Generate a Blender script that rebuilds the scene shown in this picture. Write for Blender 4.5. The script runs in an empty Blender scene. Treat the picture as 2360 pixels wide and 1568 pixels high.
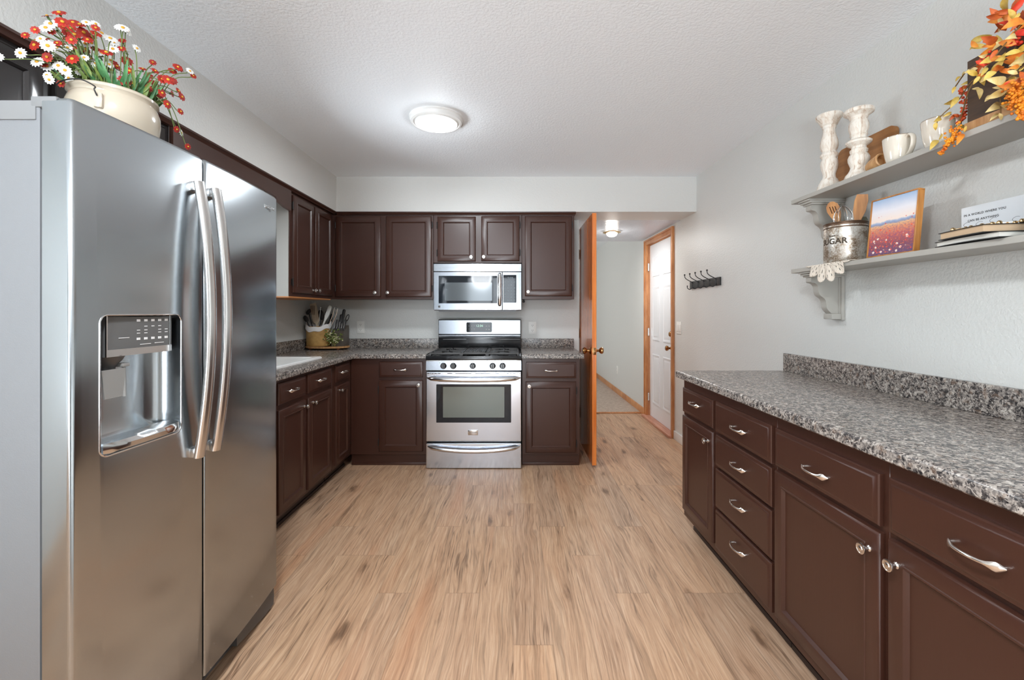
import bpy, bmesh, math, random
from mathutils import Vector, Matrix, Euler
R = math.radians
S = bpy.context.scene
COL = S.collection
random.seed(7)

# ---------------------------------------------------------------- camera, world, lights
FPX, CXP, HYP, CAMZ = 1010.0, 1183.0, 718.0, 1.264      # focal length and vanishing point measured on the 2360x1568 frame
cam = bpy.data.objects.new('camera', bpy.data.cameras.new('camera'))
COL.objects.link(cam)
cam.location = (0, 0, CAMZ)
cam.rotation_euler = (R(90), 0, 0)
cam.data.sensor_width = 36.0
cam.data.lens = 36.0 * FPX / 2360.0
cam.data.shift_x = -(CXP - 1180.0) / 2360.0
cam.data.shift_y = (HYP - 784.0) / 2360.0
cam.data.clip_start = 0.02
S.camera = cam
S.view_settings.view_transform = 'Standard'
S.view_settings.look = 'None'
S.view_settings.gamma = 1.0
S.view_settings.use_curve_mapping = False
S.view_settings.exposure = 0.21
S.cycles.use_denoising = True
S.cycles.max_bounces = 12
S.cycles.diffuse_bounces = 9
S.cycles.glossy_bounces = 5
S.cycles.sample_clamp_indirect = 6.0
S.cycles.caustics_reflective = False
S.cycles.caustics_refractive = False

W = bpy.data.worlds.new('daylight')
S.world = W
W.use_nodes = True
wn = W.node_tree
bg = wn.nodes['Background']
sky = wn.nodes.new('ShaderNodeTexSky')
sky.sky_type = 'HOSEK_WILKIE'
sky.sun_direction = (-0.3, 0.5, 0.8)
sky.turbidity = 6.0
wn.links.new(sky.outputs[0], bg.inputs[0])
bg.inputs[1].default_value = 1.0

def area(name, loc, rot, sx, sy, power, col=(1, 1, 1), shape='RECTANGLE'):
    l = bpy.data.lights.new(name, 'AREA')
    l.shape = shape
    l.size = sx
    if shape == 'RECTANGLE': l.size_y = sy
    l.energy = power
    l.color = col
    o = bpy.data.objects.new(name, l)
    COL.objects.link(o)
    o.location = loc
    o.rotation_euler = rot
    return o
DAY = (0.87, 0.95, 1.02); LAMP = (0.90, 0.955, 1.0)
def point(name, loc, r, power, col):
    l = bpy.data.lights.new(name, 'POINT'); l.energy = power; l.color = col; l.shadow_soft_size = r
    o = bpy.data.objects.new(name, l); COL.objects.link(o); o.location = loc
    return o
# daylight entering by the patio door behind the camera, the dining room windows and the window over the sink, plus two added uplights
area('patio_daylight', (-0.55, -3.60, 1.10), (R(90), 0, 0), 1.2, 2.1, 55, DAY)
area('patio_uplight_fill', (-0.5, -5.4, 0.03), (R(180), 0, 0), 5.0, 3.6, 3000, DAY)  # added upward fill outside the door to lift the ceiling; no ground modelled
area('dining_daylight', (1.80, -1.7, 1.48), (R(90), 0, R(90)), 1.8, 1.15, 34, DAY)
area('sink_daylight', (-2.10, 2.575, 1.53), (R(90), 0, R(-90)), 0.85, 0.8, 20, DAY)
area('sink_uplight_fill', (-3.1, 2.575, 0.55), (R(130), 0, R(-90)), 2.6, 1.6, 95, DAY)  # added fill outside the sink window, tilted up to brighten the ceiling
area('far_room_daylight', (-1.66, 7.2, 1.5), (R(90), 0, R(-90)), 1.6, 1.4, 34, (0.96, 0.97, 0.97))
# lamps: the flush kitchen lamp, an added globe behind the camera, the hallway lamp
area('ceiling_lamp_glow', (-0.468, 2.665, 2.392), (0, 0, 0), 0.24, 0.24, 13, LAMP, 'DISK')
area('second_lamp_glow', (-0.30, 0.15, 2.392), (0, 0, 0), 0.24, 0.24, 44, LAMP, 'DISK')
point('ceiling_lamp_spill', (-0.468, 2.665, 2.36), 0.07, 3, LAMP)
point('globe_fill_light', (-0.62, -0.95, 1.92), 0.20, 40, LAMP)  # fill light inside the added globe, put in for ceiling brightness
area('hall_lamp_glow', (1.068, 4.75, 2.062), (0, 0, 0), 0.10, 0.10, 9, (0.95, 0.955, 0.93), 'DISK')
point('hall_lamp_spill', (1.068, 4.75, 2.050), 0.05, 1.6, (0.97, 0.95, 0.90))

# ---------------------------------------------------------------- helpers
def PX(px, py, y):
    """world point seen at pixel (px, py) of the frame when it lies y metres in front of the camera"""
    return Vector(((px - CXP) / FPX * y, y, CAMZ - (py - HYP) / FPX * y))

class MB:
    """collects shapes, builds one mesh object"""
    def __init__(s):
        s.bm = bmesh.new(); s.mi = 0
    def _add(s, verts, faces, M=None, smooth=True):
        vs = [s.bm.verts.new((M @ Vector(v)) if M is not None else v) for v in verts]
        for f in faces:
            try:
                fc = s.bm.faces.new([vs[i] for i in f]); fc.material_index = s.mi; fc.smooth = smooth
            except ValueError: pass
        return s
    def box(s, x0, x1, y0, y1, z0, z1, M=None, bev=0.0, seg=2):
        if x0 > x1: x0, x1 = x1, x0
        if y0 > y1: y0, y1 = y1, y0
        if z0 > z1: z0, z1 = z1, z0
        if bev > 0:
            b = bmesh.new()
            bmesh.ops.create_cube(b, size=1.0)
            for v in b.verts:
                v.co = Vector((x0 + (v.co.x + .5) * (x1 - x0), y0 + (v.co.y + .5) * (y1 - y0), z0 + (v.co.z + .5) * (z1 - z0)))
            bev = min(bev, (x1 - x0) * .45, (y1 - y0) * .45, (z1 - z0) * .45)
            bmesh.ops.bevel(b, geom=b.edges[:], offset=bev, segments=seg, profile=.6, affect='EDGES')
            b.verts.index_update()
            s._add([v.co.copy() for v in b.verts], [[v.index for v in f.verts] for f in b.faces], M)
            b.free()
            return s
        v = [(x0,y0,z0),(x1,y0,z0),(x1,y1,z0),(x0,y1,z0),(x0,y0,z1),(x1,y0,z1),(x1,y1,z1),(x0,y1,z1)]
        return s._add(v, [(0,3,2,1),(4,5,6,7),(0,1,5,4),(1,2,6,5),(2,3,7,6),(3,0,4,7)], M)
    def loft(s, rings, closed=True, cap0=True, cap1=True, M=None):
        n = len(rings[0]); verts = [p for r in rings for p in r]; faces = []
        for i in range(len(rings) - 1):
            for j in range(n if closed else n - 1):
                k = (j + 1) % n
                faces.append((i*n+j, i*n+k, (i+1)*n+k, (i+1)*n+j))
        if cap0: faces.append(tuple(range(n))[::-1])
        if cap1: faces.append(tuple((len(rings)-1)*n + j for j in range(n)))
        return s._add(verts, faces, M)
    def lathe(s, prof, seg=24, M=None, cap=True):
        """prof: (radius, height) pairs about local z"""
        rings = [[(max(r, 1e-5)*math.cos(2*math.pi*j/seg), max(r, 1e-5)*math.sin(2*math.pi*j/seg), h) for j in range(seg)] for r, h in prof]
        return s.loft(rings, True, cap, cap, M)
    def cyl(s, p0, p1, r, seg=16, r1=None):
        return s.tube([p0, p1], [r, r if r1 is None else r1], seg)
    def tube(s, pts, rad, seg=8, flat=None, closed=False, cap=True):
        """sweep a circle (or an ellipse: flat=(a,b) factors with reference up) along pts"""
        pts = [Vector(p) for p in pts]; n = len(pts)
        if not isinstance(rad, (list, tuple)): rad = [rad]*n
        rings = []; prev = None
        for i, p in enumerate(pts):
            a = pts[(i-1) % n] if (closed or i > 0) else pts[i]
            b = pts[(i+1) % n] if (closed or i < n-1) else pts[i]
            t = (b - a).normalized() if (b-a).length > 1e-9 else Vector((0,0,1))
            if prev is None:
                ref = Vector(flat[2]) if flat and len(flat) > 2 else (Vector((0,0,1)) if abs(t.z) < .95 else Vector((1,0,0)))
                u = (ref - t*ref.dot(t)).normalized()
            else:
                u = (prev - t*prev.dot(t)).normalized()
            prev = u; v = t.cross(u)
            fa, fb = (flat[0], flat[1]) if flat else (1, 1)
            if isinstance(fa, (list, tuple)): fa = fa[i]
            if isinstance(fb, (list, tuple)): fb = fb[i]
            rings.append([p + u*(math.cos(2*math.pi*j/seg)*rad[i]*fa) + v*(math.sin(2*math.pi*j/seg)*rad[i]*fb) for j in range(seg)])
        if closed: rings.append(rings[0]); cap = False
        return s.loft(rings, True, cap, cap)
    def sphere(s, c, r, seg=12, rin=8, sc=(1,1,1), M=None):
        prof = []
        for i in range(rin+1):
            a = -math.pi/2 + math.pi*i/rin
            prof.append((r*math.cos(a), r*math.sin(a)))
        T = Matrix.Translation(Vector(c)) @ (M if M is not None else Matrix()) @ Matrix.Diagonal((sc[0], sc[1], sc[2], 1))
        return s.lathe(prof, seg, T)
    def prism(s, poly, a0, a1, axis='y', M=None):
        """extrude a 2-D polygon. axis y: poly in (x,z); axis x: poly in (y,z); axis z: poly in (x,y)"""
        def pt(p, a):
            return {'y': (p[0], a, p[1]), 'x': (a, p[0], p[1]), 'z': (p[0], p[1], a)}[axis]
        return s.loft([[pt(p, a0) for p in poly], [pt(p, a1) for p in poly]], M=M)
    def sheet(s, rows, M=None):
        n = len(rows[0]); v = [p for r in rows for p in r]
        return s._add(v, [(i*n+j, i*n+j+1, (i+1)*n+j+1, (i+1)*n+j) for i in range(len(rows)-1) for j in range(n-1)], M)
    def panel(s, x0, x1, z0, z1, prof, M=None):
        """front facing -y made of nested rectangles: prof = (inset, y) pairs; closed at both ends"""
        rings = [[(x0+i, y, z0+i), (x1-i, y, z0+i), (x1-i, y, z1-i), (x0+i, y, z1-i)] for i, y in prof]
        return s.loft(rings, M=M)
    def mesh(s, me_pts, me_faces, M=None):
        return s._add(me_pts, me_faces, M)
    def build(s, name, mat, parent=None, off=(0,0,0), sharp=38, wn=False, kind=None, label=None, fix=True):
        if fix:
            bmesh.ops.recalc_face_normals(s.bm, faces=s.bm.faces)
        s.bm.normal_update()
        for e in s.bm.edges:
            if len(e.link_faces) == 2 and e.calc_face_angle(0) > R(sharp): e.smooth = False
        if any(off): bmesh.ops.translate(s.bm, verts=s.bm.verts, vec=-Vector(off))
        me = bpy.data.meshes.new(name)
        s.bm.to_mesh(me); s.bm.free()
        for m in (mat if isinstance(mat, (list, tuple)) else [mat]): me.materials.append(m)
        o = bpy.data.objects.new(name, me)
        COL.objects.link(o)
        if parent is not None: o.parent = parent
        if wn:
            m = o.modifiers.new('normals', 'WEIGHTED_NORMAL'); m.keep_sharp = True
        if kind: o['kind'] = kind
        if label: o['label'] = label
        return o

def boolean(mb_a, mb_b):
    """returns an MB holding a minus b"""
    objs = []
    for m in (mb_a, mb_b):
        bmesh.ops.recalc_face_normals(m.bm, faces=m.bm.faces)
        me = bpy.data.meshes.new('tmp'); m.bm.to_mesh(me); m.bm.free()
        o = bpy.data.objects.new('tmp', me); COL.objects.link(o); objs.append(o)
    md = objs[0].modifiers.new('b', 'BOOLEAN'); md.object = objs[1]; md.operation = 'DIFFERENCE'; md.solver = 'EXACT'
    bpy.context.view_layer.update()
    dg = bpy.context.evaluated_depsgraph_get()
    me = bpy.data.meshes.new_from_object(objs[0].evaluated_get(dg))
    r = MB(); r.bm.from_mesh(me)
    for o in objs:
        d = o.data; bpy.data.objects.remove(o); bpy.data.meshes.remove(d)
    bpy.data.meshes.remove(me)
    for f in r.bm.faces: f.smooth = True
    return r

def text_geo(txt, size, depth=0.0, bold=0.0, spacing=1.0):
    """vertices and faces of a text, centred, in the local x (right) / z (up) plane, front facing -y"""
    cu = bpy.data.curves.new('t', 'FONT'); cu.body = txt; cu.size = size; cu.extrude = depth/2; cu.offset = bold
    cu.align_x = 'CENTER'; cu.align_y = 'CENTER'; cu.space_character = spacing; cu.resolution_u = 3
    o = bpy.data.objects.new('t', cu); COL.objects.link(o)
    bpy.context.view_layer.update()
    me = bpy.data.meshes.new_from_object(o.evaluated_get(bpy.context.evaluated_depsgraph_get()))
    vs = [Vector((v.co.x, -v.co.z, v.co.y)) for v in me.vertices]; fs = [tuple(p.vertices) for p in me.polygons]
    bpy.data.objects.remove(o); bpy.data.curves.remove(cu); bpy.data.meshes.remove(me)
    return vs, fs

def tag(o, label=None, cat=None, group=None, kind=None):
    if label: o['label'] = label
    if cat: o['category'] = cat
    if group: o['group'] = group
    if kind: o['kind'] = kind
    return o
def thing(name, label, cat, loc=(0,0,0), rz=0, group=None, kind=None):
    o = bpy.data.objects.new(name, None); COL.objects.link(o)
    o.empty_display_size = .05; o.location = loc; o.rotation_euler = (0, 0, rz)
    return tag(o, label, cat, group, kind)
def struct(name, mb, mat, label=None, **k):
    o = mb.build(name, mat, **k); o['kind'] = 'structure'
    if label: o['label'] = label
    return o
def copy_tree(o, parent=None):
    c = o.copy(); COL.objects.link(c)
    if parent is not None: c.parent = parent
    for ch in list(o.children): copy_tree(ch, c)
    return c
def curve_pts(ctrl, n=24):
    """Catmull-Rom through control points"""
    P = [Vector(p) for p in ctrl]; P = [P[0]*2-P[1]] + P + [P[-1]*2-P[-2]]
    out = []; segs = len(P)-3
    for i in range(segs):
        m = max(2, n//segs)
        for k in range(m):
            t = k/m; a, b, c, d = P[i:i+4]
            out.append(.5*((2*b)+(c-a)*t+(2*a-5*b+4*c-d)*t*t+(3*b-a-3*c+d)*t**3))
    out.append(P[-2]); return out
def rrect(cx, cy, w, h, r, n=5):
    out = []
    for k, (sx, sy) in enumerate(((1,1),(-1,1),(-1,-1),(1,-1))):
        for i in range(n+1):
            a = R(90*k) + R(90)*i/n
            out.append((cx+sx*(w/2-r)+r*math.cos(a), cy+sy*(h/2-r)+r*math.sin(a)))
    return out

# ---------------------------------------------------------------- materials
class N:
    def __init__(s, name):
        s.m = bpy.data.materials.new(name); s.m.use_nodes = True
        s.t = s.m.node_tree; s.b = s.t.nodes['Principled BSDF']; s.out = s.t.nodes['Material Output']
    def new(s, typ, **props):
        n = s.t.nodes.new(typ)
        for k, v in props.items(): setattr(n, k, v)
        return n
    def put(s, sock, v):
        if isinstance(v, bpy.types.NodeSocket): s.t.links.new(v, sock)
        elif isinstance(v, bpy.types.Node): s.t.links.new(v.outputs[0], sock)
        elif v is not None: sock.default_value = v
    def math(s, op, a, b=None, c=None, clamp=False):
        n = s.new('ShaderNodeMath', operation=op); n.use_clamp = clamp
        s.put(n.inputs[0], a); s.put(n.inputs[1], b)
        if c is not None: s.put(n.inputs[2], c)
        return n.outputs[0]
    def coords(s, kind='Object'):
        return s.new('ShaderNodeTexCoord').outputs[kind]
    def mapping(s, vec, scale=(1,1,1), loc=(0,0,0), rot=(0,0,0)):
        n = s.new('ShaderNodeMapping'); s.put(n.inputs[0], vec)
        n.inputs['Scale'].default_value = scale; n.inputs['Location'].default_value = loc; n.inputs['Rotation'].default_value = rot
        return n.outputs[0]
    def noise(s, vec, scale=5, detail=3, rough=.5, dist=0, out='Fac', dim='3D'):
        n = s.new('ShaderNodeTexNoise'); n.noise_dimensions = dim
        s.put(n.inputs['Vector'], vec); n.inputs['Scale'].default_value = scale; n.inputs['Detail'].default_value = detail
        n.inputs['Roughness'].default_value = rough; n.inputs['Distortion'].default_value = dist
        return n.outputs[out]
    def voronoi(s, vec, scale=5, feature='F1', out='Distance', rnd=1):
        n = s.new('ShaderNodeTexVoronoi', feature=feature)
        s.put(n.inputs['Vector'], vec); n.inputs['Scale'].default_value = scale; n.inputs['Randomness'].default_value = rnd
        return n.outputs[out]
    def ramp(s, fac, stops, interp='LINEAR'):
        n = s.new('ShaderNodeValToRGB'); s.put(n.inputs[0], fac); cr = n.color_ramp; cr.interpolation = interp
        while len(cr.elements) < len(stops): cr.elements.new(.5)
        for e, (p, c) in zip(cr.elements, stops):
            e.position = p; e.color = (c, c, c, 1) if isinstance(c, (int, float)) else (*c, 1)
        return n.outputs[0]
    def mix(s, fac, a, b, typ='MIX'):
        n = s.new('ShaderNodeMix', data_type='RGBA', blend_type=typ)
        s.put(n.inputs[0], fac)
        for sk, v in ((n.inputs[6], a), (n.inputs[7], b)):
            s.put(sk, (*v, 1) if isinstance(v, tuple) and len(v) == 3 else v)
        return n.outputs[2]
    def sep(s, vec):
        n = s.new('ShaderNodeSeparateXYZ'); s.put(n.inputs[0], vec); return n.outputs
    def comb(s, x, y, z):
        n = s.new('ShaderNodeCombineXYZ')
        for i, v in enumerate((x, y, z)): s.put(n.inputs[i], v)
        return n.outputs[0]
    def white(s, vec, out='Value'):
        n = s.new('ShaderNodeTexWhiteNoise'); n.noise_dimensions = '3D'; s.put(n.inputs['Vector'], vec); return n.outputs[out]
    def bump(s, h, strength=.3, dist=.002):
        n = s.new('ShaderNodeBump'); s.put(n.inputs['Height'], h); n.inputs['Strength'].default_value = strength
        n.inputs['Distance'].default_value = dist
        s.t.links.new(n.outputs[0], s.b.inputs['Normal']); return s
    def set(s, color=None, rough=None, metal=None, spec=None, emit=None, es=None, coat=None, trans=None, ior=None, alpha=None, aniso=None, sheen=None, sss=None):
        I = s.b.inputs
        for k, v in (('Base Color', color), ('Roughness', rough), ('Metallic', metal), ('Specular IOR Level', spec), ('Emission Color', emit),
                     ('Emission Strength', es), ('Coat Weight', coat), ('Transmission Weight', trans), ('IOR', ior), ('Alpha', alpha), ('Anisotropic', aniso),
                     ('Sheen Weight', sheen), ('Subsurface Weight', sss)):
            if v is None: continue
            if isinstance(v, tuple) and len(v) == 3: v = (*v, 1)
            s.put(I[k], v)
        return s
def srgb(r, g, b):
    f = lambda c: (c/255)/12.92 if c/255 <= .04045 else ((c/255+.055)/1.055)**2.4
    return (f(r), f(g), f(b))
def plain(name, rgb, rough=.5, metal=0, bump=0, bscale=60, **k):
    n = N(name); n.set(color=rgb, rough=rough, metal=metal, **k)
    if bump: n.bump(n.noise(n.coords(), bscale, 3), bump, .001)
    return n.m

def wall_mat(name, rgb, rough=.45, strength=.26, scale=95):
    n = N(name); c = n.coords()
    n.set(color=rgb, rough=rough, spec=.45)
    h = n.ramp(n.noise(c, scale, 2, .5, .3), [(.35, 0), (.62, 1)])
    n.bump(h, strength, .0022)
    return n.m
M_wall = wall_mat('wall_paint', srgb(209, 210, 207), .42)
M_soffit = wall_mat('soffit_paint', srgb(212, 212, 209), .5, .25)
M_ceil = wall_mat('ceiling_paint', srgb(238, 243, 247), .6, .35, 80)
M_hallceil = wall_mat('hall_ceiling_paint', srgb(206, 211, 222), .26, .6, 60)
M_white = plain('white_trim', srgb(222, 222, 220), .35)

def floor_mat():
    n = N('oak_vinyl_plank'); c = n.coords(); x, y, z = n.sep(c)
    PW, PL = .152, 1.22
    col = n.math('FLOOR', n.math('DIVIDE', x, PW))
    q = n.math('FLOOR', n.math('MULTIPLY', n.white(n.comb(col, 3.0, 1.0)), 4.0))
    yy = n.math('ADD', n.math('DIVIDE', n.math('SUBTRACT', y, .135), PL), n.math('MULTIPLY', q, .25))
    row = n.math('FLOOR', yy)
    rnd = n.white(n.comb(col, row, 5.0)); rnd2 = n.white(n.comb(col, row, 9.0))
    # grain coordinates, shifted per plank
    gx = n.math('ADD', x, n.math('MULTIPLY', rnd, 37.0)); gy = n.math('ADD', y, n.math('MULTIPLY', rnd2, 53.0))
    g = n.comb(gx, gy, 0.0)
    warp = n.noise(n.mapping(g, (5, .9, 1)), 1.3, 3, .5)
    gw = n.comb(n.math('ADD', gx, n.math('MULTIPLY', warp, .11)), gy, 0.0)
    fine = n.noise(n.mapping(gw, (150, 4.0, 1)), 1.0, 5, .70)
    fine2 = n.noise(n.mapping(gw, (60, 1.4, 1), (4, 9, 0)), 1.0, 4, .6)
    broad = n.noise(n.mapping(gw, (11, .50, 1)), 1.0, 5, .62)
    base = n.ramp(broad, [(.24, srgb(128, 98, 76)), (.36, srgb(186, 150, 120)), (.50, srgb(212, 176, 144)), (.76, srgb(230, 198, 168))])
    base = n.mix(.50, base, n.ramp(fine, [(.34, srgb(96, 70, 54)), (.44, srgb(184, 146, 116)), (.54, srgb(216, 178, 144)), (.70, srgb(244, 218, 190))]))
    tint = n.ramp(rnd, [(0, (.86, .86, .88)), (.3, (1, .97, .95)), (.55, (1.0, .94, .88)), (.8, (.95, .94, .93)), (1, (1.02, 1.0, .96))])
    base = n.mix(1.0, base, tint, 'MULTIPLY'); base = n.mix(1.0, base, (.83, .82, .82), 'MULTIPLY')
    base = n.mix(1.0, base, n.ramp(fine2, [(.34, .72), (.44, .95), (.6, 1.0), (.72, 1.08)]), 'MULTIPLY')
    # orange heartwood streaks
    st = n.ramp(n.noise(n.mapping(gw, (6, .55, 1), (3, 8, 0)), 1.0, 2, .5), [(.60, 0), (.74, 1)])
    base = n.mix(n.math('MULTIPLY', st, .35), base, srgb(188, 124, 84))
    # dark cracks along the grain
    cr = n.noise(n.mapping(gw, (34, 1.1, 1), (7, 2, 0)), 1.0, 3, .55)
    cm = n.ramp(n.noise(n.mapping(g, (5, 1.2, 1), (1, 5, 0)), 1.0, 2), [(.52, 0), (.62, 1)])
    crk = n.math('MULTIPLY', n.ramp(n.math('ABSOLUTE', n.math('SUBTRACT', cr, .5)), [(0, 1), (.030, 0)]), cm)
    base = n.mix(n.math('MULTIPLY', crk, .72), base, srgb(92, 66, 48))
    # knots
    kv = n.mapping(gw, (8.5, 2.6, 1)); v = n.math('ADD', n.voronoi(kv, 1.0), n.math('MULTIPLY', n.math('GREATER_THAN', .45, n.sep(n.voronoi(kv, 1.0, out='Color'))[0]), .5))
    kn = n.ramp(n.math('ADD', v, n.math('MULTIPLY', n.math('SUBTRACT', n.noise(n.mapping(gw, (60, 14, 1)), 1.0, 3), .5), .30)), [(.08, 1), (.21, 0)])
    halo = n.ramp(v, [(.05, 1), (.36, 0)])
    base = n.mix(n.math('MULTIPLY', halo, .32), base, srgb(150, 106, 74))
    base = n.mix(n.math('MULTIPLY', kn, .72), base, srgb(84, 60, 44))
    # joints
    fx = n.math('FRACT', n.math('DIVIDE', x, PW)); fy = n.math('FRACT', yy)
    ex = n.math('MULTIPLY', n.math('MINIMUM', fx, n.math('SUBTRACT', 1.0, fx)), PW)
    ey = n.math('MULTIPLY', n.math('MINIMUM', fy, n.math('SUBTRACT', 1.0, fy)), PL)
    ed = n.math('MINIMUM', ex, ey)
    j = n.ramp(ed, [(0, 1), (.0016, 0)])
    base = n.mix(n.math('MULTIPLY', j, .30), base, srgb(96, 72, 54))
    n.set(color=base, rough=n.ramp(fine, [(.3, .48), (.7, .38)]), spec=.42)
    n.bump(n.math('SUBTRACT', n.math('MULTIPLY', fine, .5), n.math('MULTIPLY', j, .8)), .22, .0012)
    return n.m
M_floor = floor_mat()

def carpet_mat():
    n = N('beige_carpet'); c = n.coords()
    a = n.noise(c, 22, 4, .7); f = n.noise(c, 260, 2)
    n.set(color=n.ramp(n.math('ADD', n.math('MULTIPLY', a, .6), n.math('MULTIPLY', f, .4)), [(.3, srgb(176, 154, 138)), (.7, srgb(232, 216, 202))]), rough=.95, spec=.1)
    n.bump(n.math('ADD', a, f), 1.0, .01); return n.m
M_carpet = carpet_mat()

def paint_mat(name, rgb, rough=.33):
    n = N(name); c = n.coords()
    gr = n.noise(n.mapping(c, (90, 90, 5)), 1.0, 4, .6)
    n.set(color=n.mix(n.math('MULTIPLY', gr, .35), rgb, tuple(v*.72 for v in rgb)), rough=rough, spec=.5)
    n.bump(n.math('ADD', gr, n.math('MULTIPLY', n.noise(c, 260, 2), .4)), .16, .0008); return n.m
M_cab = paint_mat('brown_cabinet_paint', srgb(66, 39, 30), .32)
M_cabgloss = paint_mat('black_brown_gloss', srgb(36, 31, 30), .16)  # darker and glossier than the other cabinets, for the one above the refrigerator
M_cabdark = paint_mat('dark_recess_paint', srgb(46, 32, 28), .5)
M_edge = plain('raw_plywood_edge', srgb(176, 116, 66), .5, bump=.2)

def granite():
    n = N('speckled_grey_laminate'); c = n.coords()
    w = n.noise(c, 60, 2, .5, out='Color')
    cw = n.mix(.035, c, w, 'ADD')
    v = n.voronoi(cw, 150, out='Color'); vr = n.sep(v)[0]
    a = n.noise(c, 75, 3, .65, .6); b = n.noise(c, 26, 3, .6)
    t = n.math('ADD', n.math('ADD', n.math('MULTIPLY', a, .62), n.math('MULTIPLY', vr, .30)), n.math('MULTIPLY', b, .22))
    col = n.ramp(t, [(.35, srgb(28, 27, 29)), (.48, srgb(76, 72, 71)), (.58, srgb(128, 121, 116)), (.71, srgb(170, 162, 154)), (.87, srgb(210, 204, 196))])
    br = n.ramp(n.noise(c, 48, 2, .5), [(.58, 0), (.68, 1)])
    col = n.mix(n.math('MULTIPLY', br, .35), col, srgb(138, 112, 92))
    n.set(color=col, rough=.26, spec=.5); return n.m
M_gran = granite()

def steel(name, rgb=(.60, .60, .60), rough=.26, axis='z', amt=.10):
    n = N(name); c = n.coords()
    sc = {'z': (260, 260, 2.0), 'x': (2.0, 260, 260), 'y': (260, 2.0, 260)}[axis]
    g = n.noise(n.mapping(c, sc), 1.0, 3, .6)
    n.set(color=rgb, metal=1.0, rough=n.math('ADD', rough - amt/2, n.math('MULTIPLY', g, amt))); return n.m
M_fridge = steel('brushed_fridge_steel', (.43, .465, .49), .20, 'y', .03)
M_steel = steel('brushed_range_steel', (.60, .635, .70), .18, 'x', .03)
M_steel_dim = steel('dimmed_brushed_steel', (.36, .385, .42), .20, 'x', .03)  # range steel darkened to offset overbright reflections on microwave and backguard
M_steelpol = plain('polished_steel', (.72, .72, .72), .14, 1)
M_nickel = plain('satin_nickel', (.78, .74, .70), .22, 1)
M_greyside = plain('grey_textured_steel', srgb(126, 128, 131), .38, .3, bump=.25, bscale=400)
M_greyplastic = plain('grey_plastic', srgb(118, 119, 120), .4)
M_darkgrey = plain('dark_grey_plastic', srgb(78, 78, 78), .35)
M_black = plain('black_enamel', (.012, .012, .013), .18)
M_blackmat = plain('black_matte_metal', (.016, .015, .015), .45)
M_iron = plain('cast_iron', (.045, .043, .042), .42, bump=.3, bscale=300)
M_blackglass = plain('black_glass', (.006, .010, .016), .04, spec=.45)
M_ovenglass = plain('oven_glass', (.17, .20, .19), .10, .35, spec=.8)
M_micscreen = plain('perforated_screen_glass', (.085, .10, .11), .10, .2, spec=.8)
M_lettering = plain('white_print', srgb(225, 225, 225), .5)
M_darkprint = plain('dark_print', srgb(40, 38, 34), .6)

def emis(name, rgb, s):
    n = N(name); n.set(color=(.9, .9, .9), rough=.4, emit=rgb, es=s); return n.m
M_lens = emis('lamp_lens', (1, .99, .97), 9.0)
M_halllens = emis('hall_lamp_glass', (1, .90, .74), 14.0)

def wood(name, a, b, rough=.35, sc=(30, 30, 2.2), coat=0):
    n = N(name); c = n.coords()
    w = n.noise(n.mapping(c, tuple(v*.35 for v in sc)), 1.0, 2)
    g = n.noise(n.mix(.25, n.mapping(c, sc), n.comb(w, w, w), 'ADD'), 1.0, 5, .6)
    n.set(color=n.ramp(g, [(.28, a), (.68, b)]), rough=rough, coat=coat)
    n.bump(g, .1, .0006); return n.m
M_doorwood = wood('orange_varnished_wood', srgb(186, 92, 34), srgb(236, 142, 66), .16, (34, 34, 1.6), .5)
M_doorface = wood('brown_varnished_veneer', srgb(160, 80, 34), srgb(212, 120, 60), .18, (26, 26, 1.2), .3)
M_trimwood = wood('oak_trim', srgb(168, 104, 58), srgb(208, 148, 98), .28, (40, 6, 6))
M_board = wood('cutting_board_wood', srgb(132, 86, 44), srgb(176, 122, 70), .45, (40, 3, 30))
M_boxwood = wood('dark_crate_wood', srgb(48, 34, 26), srgb(86, 64, 46), .6, (40, 4, 40))
M_lightwood = wood('pale_wood', srgb(166, 118, 72), srgb(206, 162, 112), .5, (60, 60, 8))
M_paleblade = wood('bleached_wood', srgb(168, 150, 126), srgb(206, 190, 166), .6, (60, 60, 8))
M_spoonwood = wood('olive_spoon_wood', srgb(140, 84, 36), srgb(196, 138, 76), .4, (70, 70, 6))
M_framewood = wood('golden_frame_wood', srgb(150, 92, 38), srgb(196, 134, 68), .35, (60, 60, 6))
M_shelf = plain('grey_shelf_paint', srgb(168, 165, 158), .42, bump=.1, bscale=200)

def whitewash():
    n = N('whitewashed_wood'); c = n.coords()
    g = n.noise(n.mapping(c, (60, 60, 9)), 1.0, 5, .7, 1.2)
    n.set(color=n.ramp(g, [(.32, srgb(170, 140, 116)), (.41, srgb(214, 200, 184)), (.55, srgb(232, 226, 216))]), rough=.7)
    n.bump(g, .3, .001); return n.m
M_wash = whitewash()
M_cream = plain('cream_glaze', srgb(188, 176, 158), .14, bump=.04, bscale=20, coat=.4)
M_mug = plain('mug_glaze', srgb(222, 214, 200), .10, coat=.5)
M_mugrim = plain('brown_rim_glaze', srgb(120, 98, 78), .3)
M_brass = plain('antique_brass', (.42, .22, .09), .22, 1)
M_gold = plain('brass_bead', (.72, .52, .28), .25, 1)
M_plate = plain('white_plastic', srgb(232, 232, 228), .35)
M_sink = plain('white_sink_enamel', srgb(240, 240, 238), .15)
M_canvas = plain('white_card', srgb(226, 230, 234), .7)
M_rubber = plain('black_rubber', (.02, .02, .02), .7)
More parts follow.
